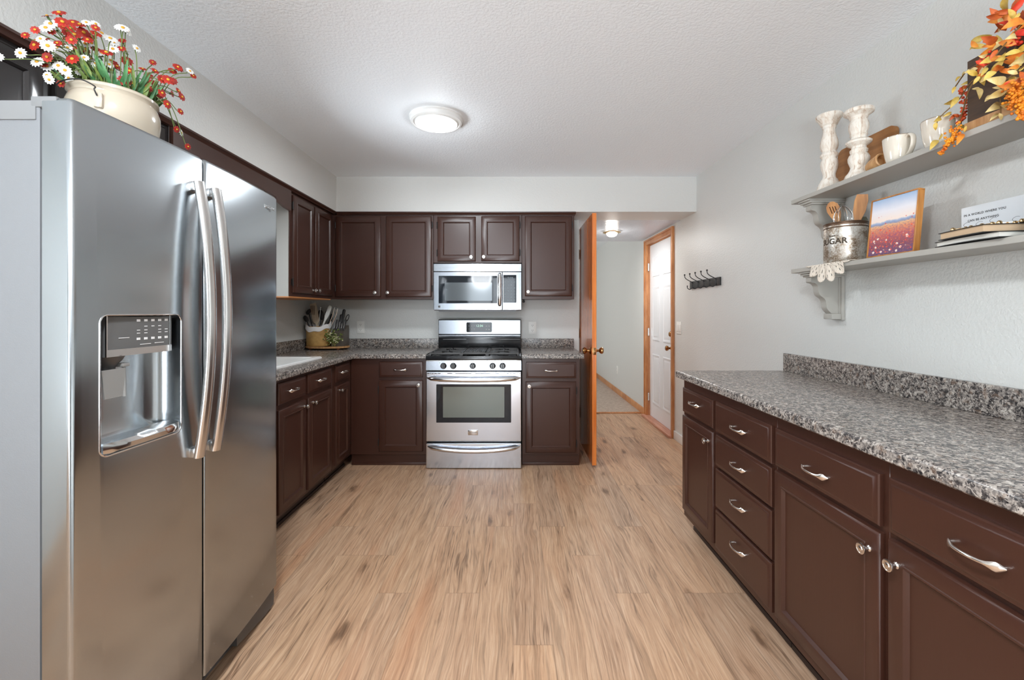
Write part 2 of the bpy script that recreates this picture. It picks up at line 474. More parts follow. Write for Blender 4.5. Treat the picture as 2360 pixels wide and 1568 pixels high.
# ---------------------------------------------------------------- the room
XL, XR, YB, YS = -1.92, 1.60, 4.175, 3.826          # left wall, right wall, back wall, soffit face
ZC, ZS = 2.44, 2.134                                 # ceiling, soffit underside
struct('floor', MB().box(-2.1, 1.75, -3.6, 5.45, -.08, 0), M_floor, 'light oak plank floor')
struct('floor_carpet', MB().box(-1.7, 1.75, 5.45, 8.9, -.08, .006), M_carpet, 'beige carpet beyond the hallway')
tr = MB(); tr.box(-.2, XR, 5.425, 5.475, 0, .012, bev=.005)
struct('trim_carpet', tr, M_trimwood)
w = MB()
w.box(XL-.12, XL, -3.6, 2.15, 0, ZC); w.box(XL-.12, XL, 3.0, 4.29, 0, ZC)
w.box(XL-.12, XL, 2.15, 3.0, 0, 1.13); w.box(XL-.12, XL, 2.15, 3.0, 1.93, ZC)
struct('wall_left', w, M_wall)
w = MB()
w.box(XR, XR+.12, -3.6, -2.6, 0, ZC); w.box(XR, XR+.12, -.8, 4.41, 0, ZC)
w.box(XR, XR+.12, -2.6, -.8, 0, .9); w.box(XR, XR+.12, -2.6, -.8, 2.06, ZC)
w.box(XR, XR+.12, 4.41, 5.235, 2.06, ZC); w.box(XR, XR+.12, 5.235, 8.9, 0, ZC)
struct('wall_right', w, M_wall)
struct('wall_back', MB().box(XL, .625, YB, YB+.115, 0, ZC), M_wall)
w = MB(); w.box(.51, .625, YB+.115, 5.43, 0, ZC); w.box(-1.62, .625, 5.43, 5.53, 0, ZC)
struct('wall_hall', w, M_wall)
w = MB(); w.box(-1.62, -1.5, 5.53, 6.4, 0, ZC); w.box(-1.62, -1.5, 8.0, 8.9, 0, ZC); w.box(-1.62, -1.5, 6.4, 8.0, 0, .8); w.box(-1.62, -1.5, 6.4, 8.0, 2.2, ZC)
struct('wall_far_left', w, M_wall)
struct('wall_far', MB().box(-1.5, XR, 8.75, 8.87, 0, ZC), M_wall)
w = MB()
w.box(XL-.12, -1.2, -3.52, -3.4, 0, ZC); w.box(.12, XR+.12, -3.52, -3.4, 0, ZC); w.box(-1.2, .12, -3.52, -3.4, 2.15, ZC)
struct('wall_rear', w, M_wall)
struct('ceiling', MB().box(XL-.12, XR+.12, -3.6, YS+.005, ZC, ZC+.08), M_ceil, 'white textured kitchen ceiling')
struct('ceiling_far', MB().box(-1.62, XR+.12, 5.43, 8.9, ZC, ZC+.08), M_ceil)
sf = MB(); sf.box(XL, -1.545, .80, YS, ZS, ZC); sf.box(XL, XR, YS, YB, ZS, ZC)
struct('ceiling_soffit', sf, M_soffit, 'painted soffit box over the wall cabinets')
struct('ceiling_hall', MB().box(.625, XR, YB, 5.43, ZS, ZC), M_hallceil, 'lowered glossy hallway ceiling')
# skirtings
bb = MB(); bb.box(XR-.012, XR, 2.60, 4.345, 0, .085, bev=.004)
struct('baseboard_right', bb, M_white)
bb = MB(); bb.box(XR-.014, XR, 5.30, 8.74, 0, .085, bev=.005)
struct('baseboard_hall', bb, M_trimwood)
bb = MB(); bb.box(-1.5, XR-.02, 8.735, 8.75, 0, .085, bev=.005)
struct('baseboard_far', bb, M_trimwood)

# windows (off frame; they let the daylight in and show in the reflections)
gl = N('window_glass')
mx = gl.new('ShaderNodeMixShader'); tp = gl.new('ShaderNodeBsdfTransparent'); gs = gl.new('ShaderNodeBsdfGlossy'); gs.inputs['Roughness'].default_value = .02
fr = gl.new('ShaderNodeFresnel'); fr.inputs[0].default_value = 1.45
gl.put(mx.inputs[0], fr.outputs[0]); gl.put(mx.inputs[1], tp.outputs[0]); gl.put(mx.inputs[2], gs.outputs[0]); gl.t.links.new(mx.outputs[0], gl.out.inputs[0])
M_glass = gl.m
def window(name, plane, a0, a1, z0, z1, pos, mull):
    """plane 'x': lies in a plane x=pos spanning y a0..a1; 'y': plane y=pos spanning x"""
    f = MB(); t = .045
    def b(u0, u1, v0, v1, d0=-.03, d1=.03):
        if plane == 'x': f.box(pos+d0, pos+d1, u0, u1, v0, v1, bev=.004)
        else: f.box(u0, u1, pos+d0, pos+d1, v0, v1, bev=.004)
    b(a0, a0+t, z0, z1); b(a1-t, a1, z0, z1); b(a0, a1, z0, z0+t); b(a0, a1, z1-t, z1)
    for m in mull: b(m-t/2, m+t/2, z0+t, z1-t)
    o = struct(name, f, M_white)
    g = MB()
    if plane == 'x': g.box(pos-.003, pos+.003, a0+t, a1-t, z0+t, z1-t)
    else: g.box(a0+t, a1-t, pos-.003, pos+.003, z0+t, z1-t)
    g.build('pane', M_glass, o)
window('window_1', 'x', 2.15, 3.0, 1.13, 1.93, XL-.06, [2.575])
window('window_2', 'x', -2.6, -.8, .9, 2.06, XR+.06, [-1.7])
window('window_3', 'y', -1.2, .12, .02, 2.15, -3.46, [-.54])

# ---------------------------------------------------------------- hinged doors
d2 = thing('door_2', 'white six-panel entry door in orange wood casing on the hallway side wall', None, (XR, 4.82, 0), 0, kind='structure')
O2 = (XR, 4.82, 0)
c = MB()
c.box(XR-.018, XR+.02, 4.352, 4.412, 0, 2.112, bev=.006); c.box(XR-.018, XR+.02, 5.232, 5.30, 0, 2.112, bev=.006); c.box(XR-.0175, XR+.02, 4.4125, 5.2315, 2.052, 2.1115, bev=.006)
c.box(XR-.026, XR-.01, 4.3515, 4.372, 0.001, 2.1125, bev=.004); c.box(XR-.026, XR-.01, 5.28, 5.3005, 0.001, 2.1125, bev=.004); c.box(XR-.0255, XR-.01, 4.3725, 5.2795, 2.092, 2.1115, bev=.004)
c.box(XR+.021, XR+.10, 4.401, 4.418, 0.001, 2.06); c.box(XR+.021, XR+.10, 5.225, 5.242, 0.001, 2.06); c.box(XR+.021, XR+.10, 4.4185, 5.2245, 2.045, 2.061)
c.build('door_casing', M_trimwood, d2, O2)
th = MB(); th.box(XR-.055, XR+.08, 4.36, 5.29, 0, .028, bev=.006)
th.build('door_sill', wood('pinkish_sill_wood', srgb(172, 110, 86), srgb(208, 156, 132), .4, (40, 3, 40)), d2, O2)
Mx = Matrix.Translation((XR+.030, 5.224, .03)) @ Matrix.Rotation(R(-90), 4, 'Z')    # local x -> towards the camera, front -> room
sl = MB(); W_, H_ = .805, 2.012
sl.box(0, W_, .0, .038, 0, H_, Mx)
px_ = [(.105, .345), (.460, .700)]
pz_ = [(.165, .74), (.90, 1.52), (1.635, 1.87)]
for a0, a1 in px_:
    for b0, b1 in pz_:
        sl.panel(a0, a1, b0, b1, [(0, .001), (.004, -.006), (.012, -.006), (.020, -.001), (.034, -.001), (.046, -.006), (.05, -.006)], Mx)
sl.build('door_leaf', plain('white_door_paint', srgb(224, 226, 230), .28), d2, O2)
def knob_set(parent, off, p, ax, name='door_knob', r=.027, mat=None):
    """knob whose axis points along ax from the door face at p"""
    q = Vector((0,0,1)).rotation_difference(Vector(ax)).to_matrix().to_4x4()
    k = MB(); k.lathe([(.030, -.001), (.031, .004), (.026, .009), (.012, .012), (.010, .030), (.013, .034), (r*.80, .040), (r, .050), (r*.98, .060), (r*.75, .067), (.004, .070)], 20, Matrix.Translation(Vector(p)) @ q)
    return k.build(name, mat or M_brass, parent, off)
knob_set(d2, O2, (XR+.030, 4.500, .885), (-1, 0, 0))
db = MB(); db.lathe([(.027, 0), (.029, .012), (.026, .026), (.018, .034), (.003, .036)], 20, Matrix.Translation((XR+.030, 4.493, 1.03)) @ Matrix.Rotation(R(-90), 4, 'Y'))
db.box(XR+.000, XR+.014, 4.488, 4.498, 1.014, 1.046, bev=.002)
db.build('deadbolt', M_brass, d2, O2)
for z in (.25, 1.02, 1.79):
    h = MB(); h.cyl((XR+.012, 5.226, z-.045), (XR+.012, 5.226, z+.045), .009, 10); h.box(XR+.003, XR+.02, 5.218, 5.236, z-.045, z+.045)
    h.build('hinge', M_nickel, d2, O2)

# the open brown door, swung back against the end of the cabinets
DX0, DX1, DY0, DY1, DZ0, DZ1 = .636, .671, 3.535, 4.285, .020, 2.058
d1 = thing('door_1', 'open flush orange-brown wooden door beside the right wall cabinet', None, (DX1, DY1, 0), kind='structure')
O1 = (DX1, DY1, 0)
l = MB(); l.box(DX0, DX1, DY0, DY1, DZ0, DZ1, bev=.0015, seg=1)
for f in l.bm.faces:
    n_ = f.normal if f.normal.length else None
l.bm.normal_update()
for f in l.bm.faces: f.material_index = 1 if abs(f.normal.x) > .9 else 0
l.build('door_leaf', [M_doorwood, M_doorface], d1, O1)
knob_set(d1, O1, (DX0, DY0+.062, .942), (-1, 0, 0)); knob_set(d1, O1, (DX1, DY0+.062, .942), (1, 0, 0))
lp = MB(); lp.box(DX0+.005, DX1-.005, DY0-.0015, DY0+.002, .913, .970, bev=.001); lp.cyl((DX0+.0175, DY0-.008, .942), (DX0+.0175, DY0, .942), .009, 12)
lp.build('latch', M_brass, d1, O1)
for z in (.28, 1.05, 1.82):
    h = MB(); h.cyl((DX0-.004, DY1-.004, z-.045), (DX0-.004, DY1-.004, z+.045), .006, 10); h.box(DX0-.004, DX0+.001, DY1-.03, DY1, z-.045, z+.045); h.build('hinge', M_brass, d1, O1)

# ---------------------------------------------------------------- cabinets
PROF_DOOR = [(0, 0), (0, -.013), (.003, -.017), (.007, -.019), (.044, -.019), (.046, -.0215), (.050, -.0215), (.054, -.017), (.058, -.011), (.060, -.011)]
PROF_DRAWER = [(0, 0), (0, -.012), (.003, -.0155), (.011, -.0165), (.014, -.0195), (.018, -.0200), (.02, -.0200)]
def knob(parent, x, z, y=-.019):
    k = MB(); T = Matrix.Translation((x, y, z)) @ Matrix.Rotation(R(90), 4, 'X')
    k.lathe([(.0085, -.002), (.0085, .002), (.0055, .005), (.0055, .014), (.008, .017), (.0145, .020), (.0155, .0225), (.0148, .0250), (.0125, .0255), (.0115, .0245), (.0075, .0245), (.0065, .0262), (.0015, .0275)], 22, T)
    return k.build('knob', M_nickel, parent)
def pull(parent, x, z, L=.112, y=-.020):
    n = 27; pts = []; ru = []; rv = []
    for i in range(n):
        t = -1 + 2*i/(n-1)
        px = t*L/2; d = .025*math.cos(t*math.pi/2)**.55 if abs(t) < .999 else 0
        pts.append((x+px, y - d - .0035, z - .0035*math.sin(math.pi*t*.999)*0))
        wd = .0040 + .0062*math.exp(-((abs(t)-.84)/.17)**2); wd *= math.sqrt(max(.10, 1-max(0, (abs(t)-.90)/.10)**2))
        ru.append(wd/.004); rv.append((.0038-.0014*max(0, (abs(t)-.6)/.4))/.004)
    k = MB(); k.tube(pts, .004, 10, flat=(ru, rv, (0, 0, 1)))
    for s in (-1, 1): k.cyl((x+s*L*.455, y+.003, z), (x+s*L*.455, y-.010, z), .0045, 10)
    return k.build('pull_handle', M_nickel, parent)
def hinge(parent, x, z, y=-.012):
    h = MB(); h.cyl((x, y, z-.024), (x, y, z+.024), .0042, 8); h.sphere((x, y, z+.026), .0045, 8, 4); h.sphere((x, y, z-.026), .0045, 8, 4)
    h.box(x-.007, x+.007, -.003, .001, z-.022, z+.022)
    return h.build('hinge', M_blackmat, parent)
def cabinet(name, label, cat, loc, rz, width, depth, z0, z1, fronts, kick=True, extra=None, group=None, kick_in=.055, paint=None, well=None):
    paint = paint or M_cab
    t = thing(name, label, cat, loc, rz, group)
    b = MB(); b.box(0, width, 0, depth, z0, z1, bev=.0012, seg=1)
    if well:
        c_ = MB(); c_.box(*well); b = boolean(b, c_)
    b.build('cabinet_body', paint, t)
    if kick:
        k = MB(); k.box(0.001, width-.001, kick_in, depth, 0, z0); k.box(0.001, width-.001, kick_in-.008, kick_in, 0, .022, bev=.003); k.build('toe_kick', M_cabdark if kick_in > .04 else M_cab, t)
    for fr_ in fronts:
        kind, x0, x1, a, bz, kx, kz, hs = fr_
        if kind == 'door':
            d = MB().panel(x0, x1, a, bz, PROF_DOOR).build('door', paint, t)
            if kx is not None: knob(d, kx, kz)
            if hs:
                hx = x0-.004 if hs == 'l' else x1+.004
                hh = min(.075, (bz-a)*.2)
                hinge(d, hx, a+hh); hinge(d, hx, bz-hh)
        else:
            d = MB().panel(x0, x1, a, bz, PROF_DRAWER).build('drawer', M_cab, t)
            if kx is not None: pull(d, kx, kz)
    if extra: extra(t)
    return t

# -- back wall uppers (face frame y 3.855, doors to 3.835)
YU = 3.855
def xs(px, y=3.836): return (px-CXP)/FPX*y
u = cabinet('wall_cabinet', 'dark brown two-door wall cabinet in the corner above the knife block', 'cabinet', (-1.600, YU, 0), 0, .897, YB-YU-.002, 1.371, 2.115,
    [('door', xs(773)+1.600, xs(877)+1.600, 1.393, 2.095, xs(865)+1.6, 1.428, 'l'), ('door', xs(889)+1.600, xs(994)+1.600, 1.391, 2.097, xs(894)+1.6, 1.428, 'r')], kick=False)
u = cabinet('wall_cabinet', 'short dark brown two-door wall cabinet directly above the microwave', 'cabinet', (-.701, YU, 0), 0, .775, YB-YU-.002, 1.690, 2.115,
    [('door', xs(1008)+.701, xs(1096)+.701, 1.703, 2.095, xs(1086)+.701, 1.737, 'l'), ('door', xs(1109)+.701, xs(1197)+.701, 1.706, 2.099, xs(1115)+.701, 1.739, 'r')], kick=False)
u = cabinet('wall_cabinet', 'single-door dark brown wall cabinet right of the microwave', 'cabinet', (.076, YU, 0), 0, .460, YB-YU-.002, 1.371, 2.115,
    [('door', xs(1210)-.076, xs(1318)-.076, 1.397, 2.098, xs(1217)-.076, 1.435, 'r')], kick=False)
# -- left wall uppers: front looks to +x
def left_end(t):
    s_ = MB(); s_.box(-.006, .0, .004, .36, 1.371, 2.10); s_.build('end_panel', plain('pale_end_panel', srgb(160, 158, 152), .45, bump=.15, bscale=120), t, label='pale grey painted end panel')
    s_ = MB(); s_.box(-.006, .70, .0, .355, 1.362, 1.371); s_.build('bottom_panel', M_edge, t, label='bare wood bottom edge')
u = cabinet('wall_cabinet', 'narrow dark brown two-door wall cabinet on the left wall beside the window', 'cabinet', (-1.580, 3.090, 0), R(90), .762, .338, 1.371, 2.115,
    [('door', .033, .350, 1.398, 2.093, .325, 1.428, 'l'), ('door', .380, .700, 1.397, 2.093, .400, 1.430, 'r')], kick=False, extra=left_end)
# over-fridge cabinet
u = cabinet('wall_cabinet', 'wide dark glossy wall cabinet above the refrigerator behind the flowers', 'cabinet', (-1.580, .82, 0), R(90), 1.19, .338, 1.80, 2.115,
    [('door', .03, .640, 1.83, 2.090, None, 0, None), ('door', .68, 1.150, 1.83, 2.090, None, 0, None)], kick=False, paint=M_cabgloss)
# window valance
va = MB(); poly = [(2.012, 2.118)]
prof = [(2.012, 1.972), (2.06, 1.974), (2.12, 1.984), (2.20, 2.000), (2.21, 2.018), (2.32, 2.030), (2.45, 2.034), (2.55, 2.035), (2.65, 2.034), (2.78, 2.030), (2.89, 2.018), (2.90, 2.003), (2.956, 1.988), (3.01, 1.976), (3.082, 1.971)]
poly = prof + [(3.082, 2.115), (2.012, 2.115)]
va.prism(poly, -1.580, -1.561, 'x')
tag(va.build('window_valance', M_cab, off=(0,0,0)), 'brown scalloped wooden valance board over the sink window', 'valance')
# crown strip under the soffit
cr_ = MB()
for dz, dx in ((0, .006), (.008, .014)):
    pass
cr_.prism([(YU+.0, 2.112), (YU-.020, 2.112), (YU-.024, 2.120), (YU-.036, 2.126), (YU-.038, 2.134), (YU, 2.134)], -1.545, .545, 'x')
cr_.prism([(-1.580, 2.112), (-1.560, 2.112), (-1.556, 2.120), (-1.544, 2.126), (-1.542, 2.134), (-1.580, 2.134)], .82, YU-.02, 'y')
cr_.box(.536, .548, YU-.02, YB, 2.118, 2.134)
struct('trim_crown', cr_, M_cab, 'dark brown crown strip under the soffit')

# -- base cabinets
ZB, ZT = .092, .879
def xb(px): return (px-CXP)/FPX*3.566
YBF = 3.585
u = cabinet('base_cabinet', 'dark brown corner base cabinet with one drawer and door left of the stove', 'cabinet', (-1.330, YBF, 0), 0, .623, YB-YBF-.002, ZB, ZT,
    [('drawer', xb(873.7)+1.33, xb(973.9)+1.33, .727, .853, xb(923)+1.33, .789, None), ('door', xb(872.5)+1.33, xb(974.2)+1.33, .122, .700, xb(965)+1.33, .667, 'l')], kick_in=.022)
u = cabinet('base_cabinet', 'dark brown base cabinet with one drawer and door right of the stove', 'cabinet', (.072, YBF, 0), 0, .470, YB-YBF-.002, ZB, ZT,
    [('drawer', xb(1212.5)-.072, xb(1328.3)-.072, .718, .850, xb(1270)-.072, .781, None), ('door', xb(1211.5)-.072, xb(1328)-.072, .111, .691, xb(1219.8)-.072, .657, 'r')], kick_in=.022)
# left wall run (x local = world y)
def yl(px): return 1325.0/(CXP-px)
y0 = 2.405
u = cabinet('base_cabinet', 'dark brown sink base cabinet with two false drawer fronts under the white sink', 'cabinet', (-1.330, y0, 0), R(90), .800, .585, ZB, ZT,
    [('drawer', yl(650)-y0-.03, yl(706)-y0, .735, .858, (yl(672)+yl(678))/2-y0, .798, None), ('drawer', yl(711.5)-y0, yl(765)-y0, .735, .858, yl(740)-y0, .798, None),
     ('door', yl(650)-y0-.03, yl(706)-y0, .118, .705, yl(703)-y0-.010, .668, None), ('door', yl(711.5)-y0, yl(765)-y0, .118, .705, yl(716)-y0+.032, .668, None)], well=(.11, .799, .09, .56, .70, 1.0))
y1 = 3.212
u = cabinet('base_cabinet', 'narrow dark brown base cabinet with drawer and door in the left inside corner', 'cabinet', (-1.330, y1, 0), R(90), .370, .585, ZB, ZT,
    [('drawer', yl(775.5)-y1, yl(807.5)-y1-.012, .735, .858, yl(791)-y1, .798, None), ('door', yl(775.5)-y1, yl(807.5)-y1-.012, .118, .705, yl(779)-y1+.03, .668, None)])
u = cabinet('base_cabinet', 'dark brown base cabinet hidden between refrigerator and sink cabinet', 'cabinet', (-1.330, 1.945, 0), R(90), .455, .585, ZB, ZT,
    [('drawer', .02, .435, .735, .858, .228, .798, None), ('door', .02, .435, .118, .705, .40, .668, None)])
# right wall run: front looks to -x, local x runs towards the camera
XF = .990
def rc(label, ya, yb, fronts):
    return cabinet('base_cabinet', label, 'cabinet', (XF, ya, 0), R(-90), ya-yb, XR-XF-.002, ZB-.004, ZT, fronts, kick_in=.06)
ya = 2.540
rc('narrow brown base cabinet with drawer and door at the far end of the right counter', 2.540, 2.127,
    [('drawer', .018, .395, .690, .828, .205, .768, None), ('door', .018, .398, .130, .672, .355, .618, None)])
rc('brown cabinet with a stack of four drawers under the right counter', 2.127, 1.643,
    [('drawer', .012, .470, .686, .832, .245, .756, None), ('drawer', .012, .470, .522, .671, .245, .596, None), ('drawer', .012, .470, .324, .508, .245, .430, None), ('drawer', .012, .470, .124, .310, .245, .245, None)])
rc('brown base cabinet with a drawer and a door with its knob at upper right', 1.643, 1.152,
    [('drawer', .010, .474, .690, .830, .240, .750, None), ('door', .008, .478, .130, .673, .447, .617, None)])
rc('nearest brown base cabinet with wide drawer and knob at the upper left of its door', 1.152, .660,
    [('drawer', .012, .480, .690, .832, .237, .757, None), ('door', .012, .482, .130, .674, .042, .620, None)])

# ---------------------------------------------------------------- worktops
def edge_prof(d0, d1, z0, z1, r=.012, n=4):
    """cross-section from the wall (d1) to the rolled front (d0), as (d, z)"""
    s_ = 1 if d1 > d0 else -1
    out = [(d1, z0), (d0+s_*.004, z0), (d0, z0+.004)]
    for i in range(n+1):
        a = R(90)*i/n
        out.append((d0+s_*(r-r*math.cos(a)), z1-r+r*math.sin(a)))
    return out + [(d1, z1)]
ZW0, ZW1 = .879, .917
# right
wt = MB(); wt.prism(edge_prof(.952, XR-.001, ZW0, ZW1), .62, 2.570, 'y')
o = wt.build('countertop', M_gran, None)
tag(o, 'long grey speckled laminate countertop on the right brown cabinets', 'countertop')
bs = MB(); bs.box(XR-.021, XR-.001, .62, 2.566, ZW1, 1.020, bev=.004); bs.build('backsplash', M_gran, o)
# back right piece
wt = MB(); wt.prism(edge_prof(3.552, YB-.001, ZW0, ZW1), .070, .573, 'x')
o = wt.build('countertop', M_gran, None); tag(o, 'short grey speckled countertop piece between the stove and the open door', 'countertop')
bs = MB(); bs.box(.070, .572, YB-.021, YB-.001, ZW1, 1.006, bev=.003); bs.build('backsplash', M_gran, o)
# L-shaped piece with the sink opening
a = MB(); a.prism(edge_prof(-1.294, XL+.001, ZW0, ZW1), 1.925, YB-.001, 'y')
b = MB(); b.prism(edge_prof(3.552, YB-.001, ZW0, ZW1), -1.306, -.706, 'x')
cut = MB(); cut.box(-1.86, -1.445, 2.52, 3.210, .8, 1.0)
a = boolean(a, cut)
me_ = bpy.data.meshes.new('t'); b.bm.to_mesh(me_); a.bm.from_mesh(me_); bpy.data.meshes.remove(me_)
o = a.build('countertop', M_gran, None, fix=False); tag(o, 'L-shaped grey speckled countertop running round the left corner with the sink', 'countertop')
bs = MB(); bs.box(XL+.001, XL+.021, 1.925, YB-.001, ZW1, 1.012, bev=.003); bs.box(XL+.02, -.706, YB-.021, YB-.001, ZW1, 1.006, bev=.003); bs.build('backsplash', M_gran, o)
# sink
sk = MB()
def rr(x0, x1, y0_, y1_, r, z): return [(p[0], p[1], z) for p in rrect((x0+x1)/2, (y0_+y1_)/2, x1-x0, y1_-y0_, r, 4)]
sk.loft([rr(-1.875, -1.418, 2.475, 3.270, .03, ZW1), rr(-1.875, -1.418, 2.475, 3.270, .03, ZW1+.009), rr(-1.869, -1.424, 2.481, 3.264, .03, ZW1+.013),
         rr(-1.845, -1.452, 2.530, 3.203, .04, ZW1+.013), rr(-1.840, -1.458, 2.536, 3.196, .04, ZW1+.006), rr(-1.83, -1.47, 2.55, 3.18, .05, .745), rr(-1.70, -1.60, 2.8, 2.96, .03, .738)], cap0=False, cap1=True)
o = sk.build('kitchen_sink', M_sink, None, fix=False); tag(o, 'white enamel drop-in kitchen sink in the left countertop', 'sink')
dr = MB(); dr.lathe([(.035, 0), (.035, .003), (.028, .004), (.02, .001), (.001, .001)], 20, Matrix.Translation((-1.65, 2.88, .739))); dr.build('drain', M_steelpol, o)
# ---------------------------------------------------------------- gas range
SF = 3.514
def sx(px): return (px-CXP)/FPX*SF
def sz(py): return CAMZ-(py-HYP)/FPX*SF
st = thing('gas_range', 'stainless steel gas range with five knobs and black cooktop', 'stove', (-.318, 3.85, 0)); OS = (-.318, 3.85, 0)
X0, X1 = -.700, .064
b = MB(); b.box(X0+.002, X1-.002, SF+.045, YB-.03, .03, .895); b.box(X0+.02, X1-.02, SF+.03, YB-.05, .012, .04)
for fx in (X0+.05, X1-.05):
    b.cyl((fx, SF+.06, 0), (fx, SF+.06, .03), .016, 12); b.cyl((fx, YB-.10, 0), (fx, YB-.10, .03), .016, 12)
b.build('range_body', M_black, st, OS)
b = MB(); b.box(X0, X1, SF, SF+.045, sz(1080), sz(1022.5), bev=.006); b.build('storage_drawer', M_steel, st, OS, wn=True)
# oven door with window
dr = MB(); dr.box(X0, X1, SF, SF+.042, sz(1018), sz(857.5), bev=.007)
door = dr.build('oven_door', M_steel, st, OS, wn=True)
g = MB(); g.prism(rrect((sx(1005.5)+sx(1178))/2, (sz(886)+sz(974.5))/2, sx(1178)-sx(1005.5), sz(886)-sz(974.5), .004), SF-.0015, SF+.01, 'y'); g.build('window_surround', M_blackglass, door, OS)
g = MB(); g.prism(rrect((sx(1021)+sx(1162.4))/2, (sz(892)+sz(962.6))/2, sx(1162.4)-sx(1021), sz(892)-sz(962.6), .003), SF-.0025, SF+.008, 'y'); g.build('window_glass', M_ovenglass, door, OS)
g = MB()
zz = sz(861.3)
for a_, b_ in ((984.5,989.5),(991,993.5),(996,999),(1001,1007),(1009,1015),(1031,1043),(1049,1087),(1094,1132),(1140,1151),(1167,1173),(1175,1179),(1182,1189),(1191,1194),(1196.5,1199)):
    g.box(sx(a_), sx(b_), SF-.0012, SF+.006, zz-.0028, zz+.0028)
g.build('vent_slots', M_black, door, OS)
g = MB(); cx_ = sx(1090.2); cz_ = sz(997.5)
g.box(cx_-.040, cx_+.040, SF-.005, SF+.004, cz_-.021, cz_+.022, bev=.003); g.build('badge', M_steelpol, door, OS)
g = MB(); v_, f_ = text_geo('FRIGIDAIRE', .0125, .001); g.mesh(v_, f_, Matrix.Translation((cx_, SF-.0058, cz_+.004))); g.build('badge_lettering', M_darkgrey, door, OS)
def bow_handle(name, zc, sag, r, parent, x0, x1, yo):
    n = 21; pts = []; rr_ = []
    for i in range(n):
        t = -1+2*i/(n-1); e = math.sqrt(max(0, 1-abs(t)**5))
        pts.append(((x0+x1)/2+t*(x1-x0)/2, SF-.006-yo*(e**.8), zc + sag*(t*t) ))
        rr_.append(r*(.30+.70*e**.7))
    h = MB(); h.tube(pts, rr_, 14, flat=(1.0, .72, (0, 0, 1)))
    return h.build(name, M_steelpol, parent, OS)
bow_handle('door_handle', sz(874.5), .012, .0185, door, sx(985), sx(1199), .045)
sd = [c_ for c_ in st.children if c_.name.startswith('storage_drawer')][0]
bow_handle('drawer_handle', sz(1037.5), .030, .0150, sd, sx(986), sx(1198), .040)
# control fascia, slanted back a little
g = MB(); g.prism([(SF-.004, sz(853.5)), (SF+.006, sz(833.2)), (SF+.05, sz(833.2)), (SF+.05, sz(853.5))], X0, X1, 'x'); fascia = g.build('control_fascia', M_steel, st, OS)
for px in (1022, 1044.7, 1089.5, 1135.3, 1158.3):
    k = MB(); T = Matrix.Translation((sx(px), SF+.002, sz(843.8))) @ Matrix.Rotation(R(90), 4, 'X')
    k.lathe([(.0245, -.004), (.0255, .004), (.0245, .008), (.021, .010), (.019, .026), (.0165, .029), (.001, .029)], 24, T)
    k.mi = 1
    k.box(sx(px)-.0045, sx(px)+.0045, SF-.031, SF-.005, sz(843.8)-.021, sz(843.8)+.021, bev=.002)
    for sg in (-1, 1): k.box(sx(px)+sg*.0125-.003, sx(px)+sg*.0125+.003, SF-.0285, SF-.010, sz(843.8)-.014, sz(843.8)+.014, bev=.002)
    k.build('burner_knob', [M_black, M_darkgrey], st, OS)
g = MB()
for a_ in (1013, 1056, 1064, 1101, 1122, 1171, 1179): g.box(sx(a_)-.003, sx(a_)+.003, SF+.001, SF+.004, sz(836.8)-.0012, sz(836.8)+.0012)
g.build('fascia_marks', M_darkgrey, st, OS)
# cooktop
g = MB()
g.box(X0-.003, X1+.003, SF-.004, 4.055, .872, .897, bev=.006)
g.box(X0-.003, X1+.003, SF-.002, SF+.02, .868, .906, bev=.006); g.box(X0-.003, X0+.016, SF, 4.055, .89, .910, bev=.005); g.box(X1-.016, X1+.003, SF, 4.055, .89, .910, bev=.005)
g.build('cooktop', M_black, st, OS)
g = MB(); g.box(X0+.004, X1-.004, SF-.006, SF+.004, .866, .871); g.build('front_strip', M_steelpol, st, OS)
zg = .929
def grate(x0, x1, kind):
    g = MB(); r = .0065; y0, y1 = SF+.045, 4.035
    def bar(p, q, w=.0065, h=.0075): 
        d = (Vector(q)-Vector(p)); L = d.length; a = math.atan2(d.y, d.x)
        g.box(0, L, -w, w, -h, h, Matrix.Translation(Vector((p[0], p[1], zg-h))) @ Matrix.Rotation(a, 4, 'Z'), bev=.002)
    for x in (x0, x1): bar((x, y0, 0), (x, y1, 0))
    for y in (y0, y1, (y0+y1)/2): bar((x0, y, 0), (x1, y, 0))
    for x in (x0, x1):
        for y in (y0, y1): g.box(x-.007, x+.007, y-.007, y+.007, .895, zg-.004, bev=.002)
    xm = (x0+x1)/2
    if kind == 'burners':
        for yc in ((y0*3+y1)/4, (y0+3*y1)/4):
            q = (y1-y0)/4
            bar((xm, yc-q, 0), (xm, yc-.045, 0)); bar((xm, yc+.045, 0), (xm, yc+q, 0))
            bar((x0, yc, 0), (xm-.045, yc, 0)); bar((xm+.045, yc, 0), (x1, yc, 0))
            bar((x0+.03, yc-q, 0), (xm-.05, yc-.05, 0), .005); bar((x1-.03, yc-q, 0), (xm+.05, yc-.05, 0), .005)
    return g.build('grate', M_iron, st, OS)
gx = [X0+.025, X0+.270, X0+.283, X1-.283, X1-.270, X1-.025]
grate(gx[0], gx[1], 'burners'); grate(gx[4], gx[5], 'burners'); grate(gx[2], gx[3], 'griddle')
g = MB(); g.box(gx[2]+.012, gx[3]-.012, SF+.08, 4.02, zg-.012, zg+.003, bev=.004)
for i in range(9): 
    xx = gx[2]+.03+(gx[3]-gx[2]-.06)*i/8; g.box(xx-.0025, xx+.0025, SF+.10, 4.0, zg, zg+.006, bev=.001)
g.build('griddle_plate', M_iron, st, OS)
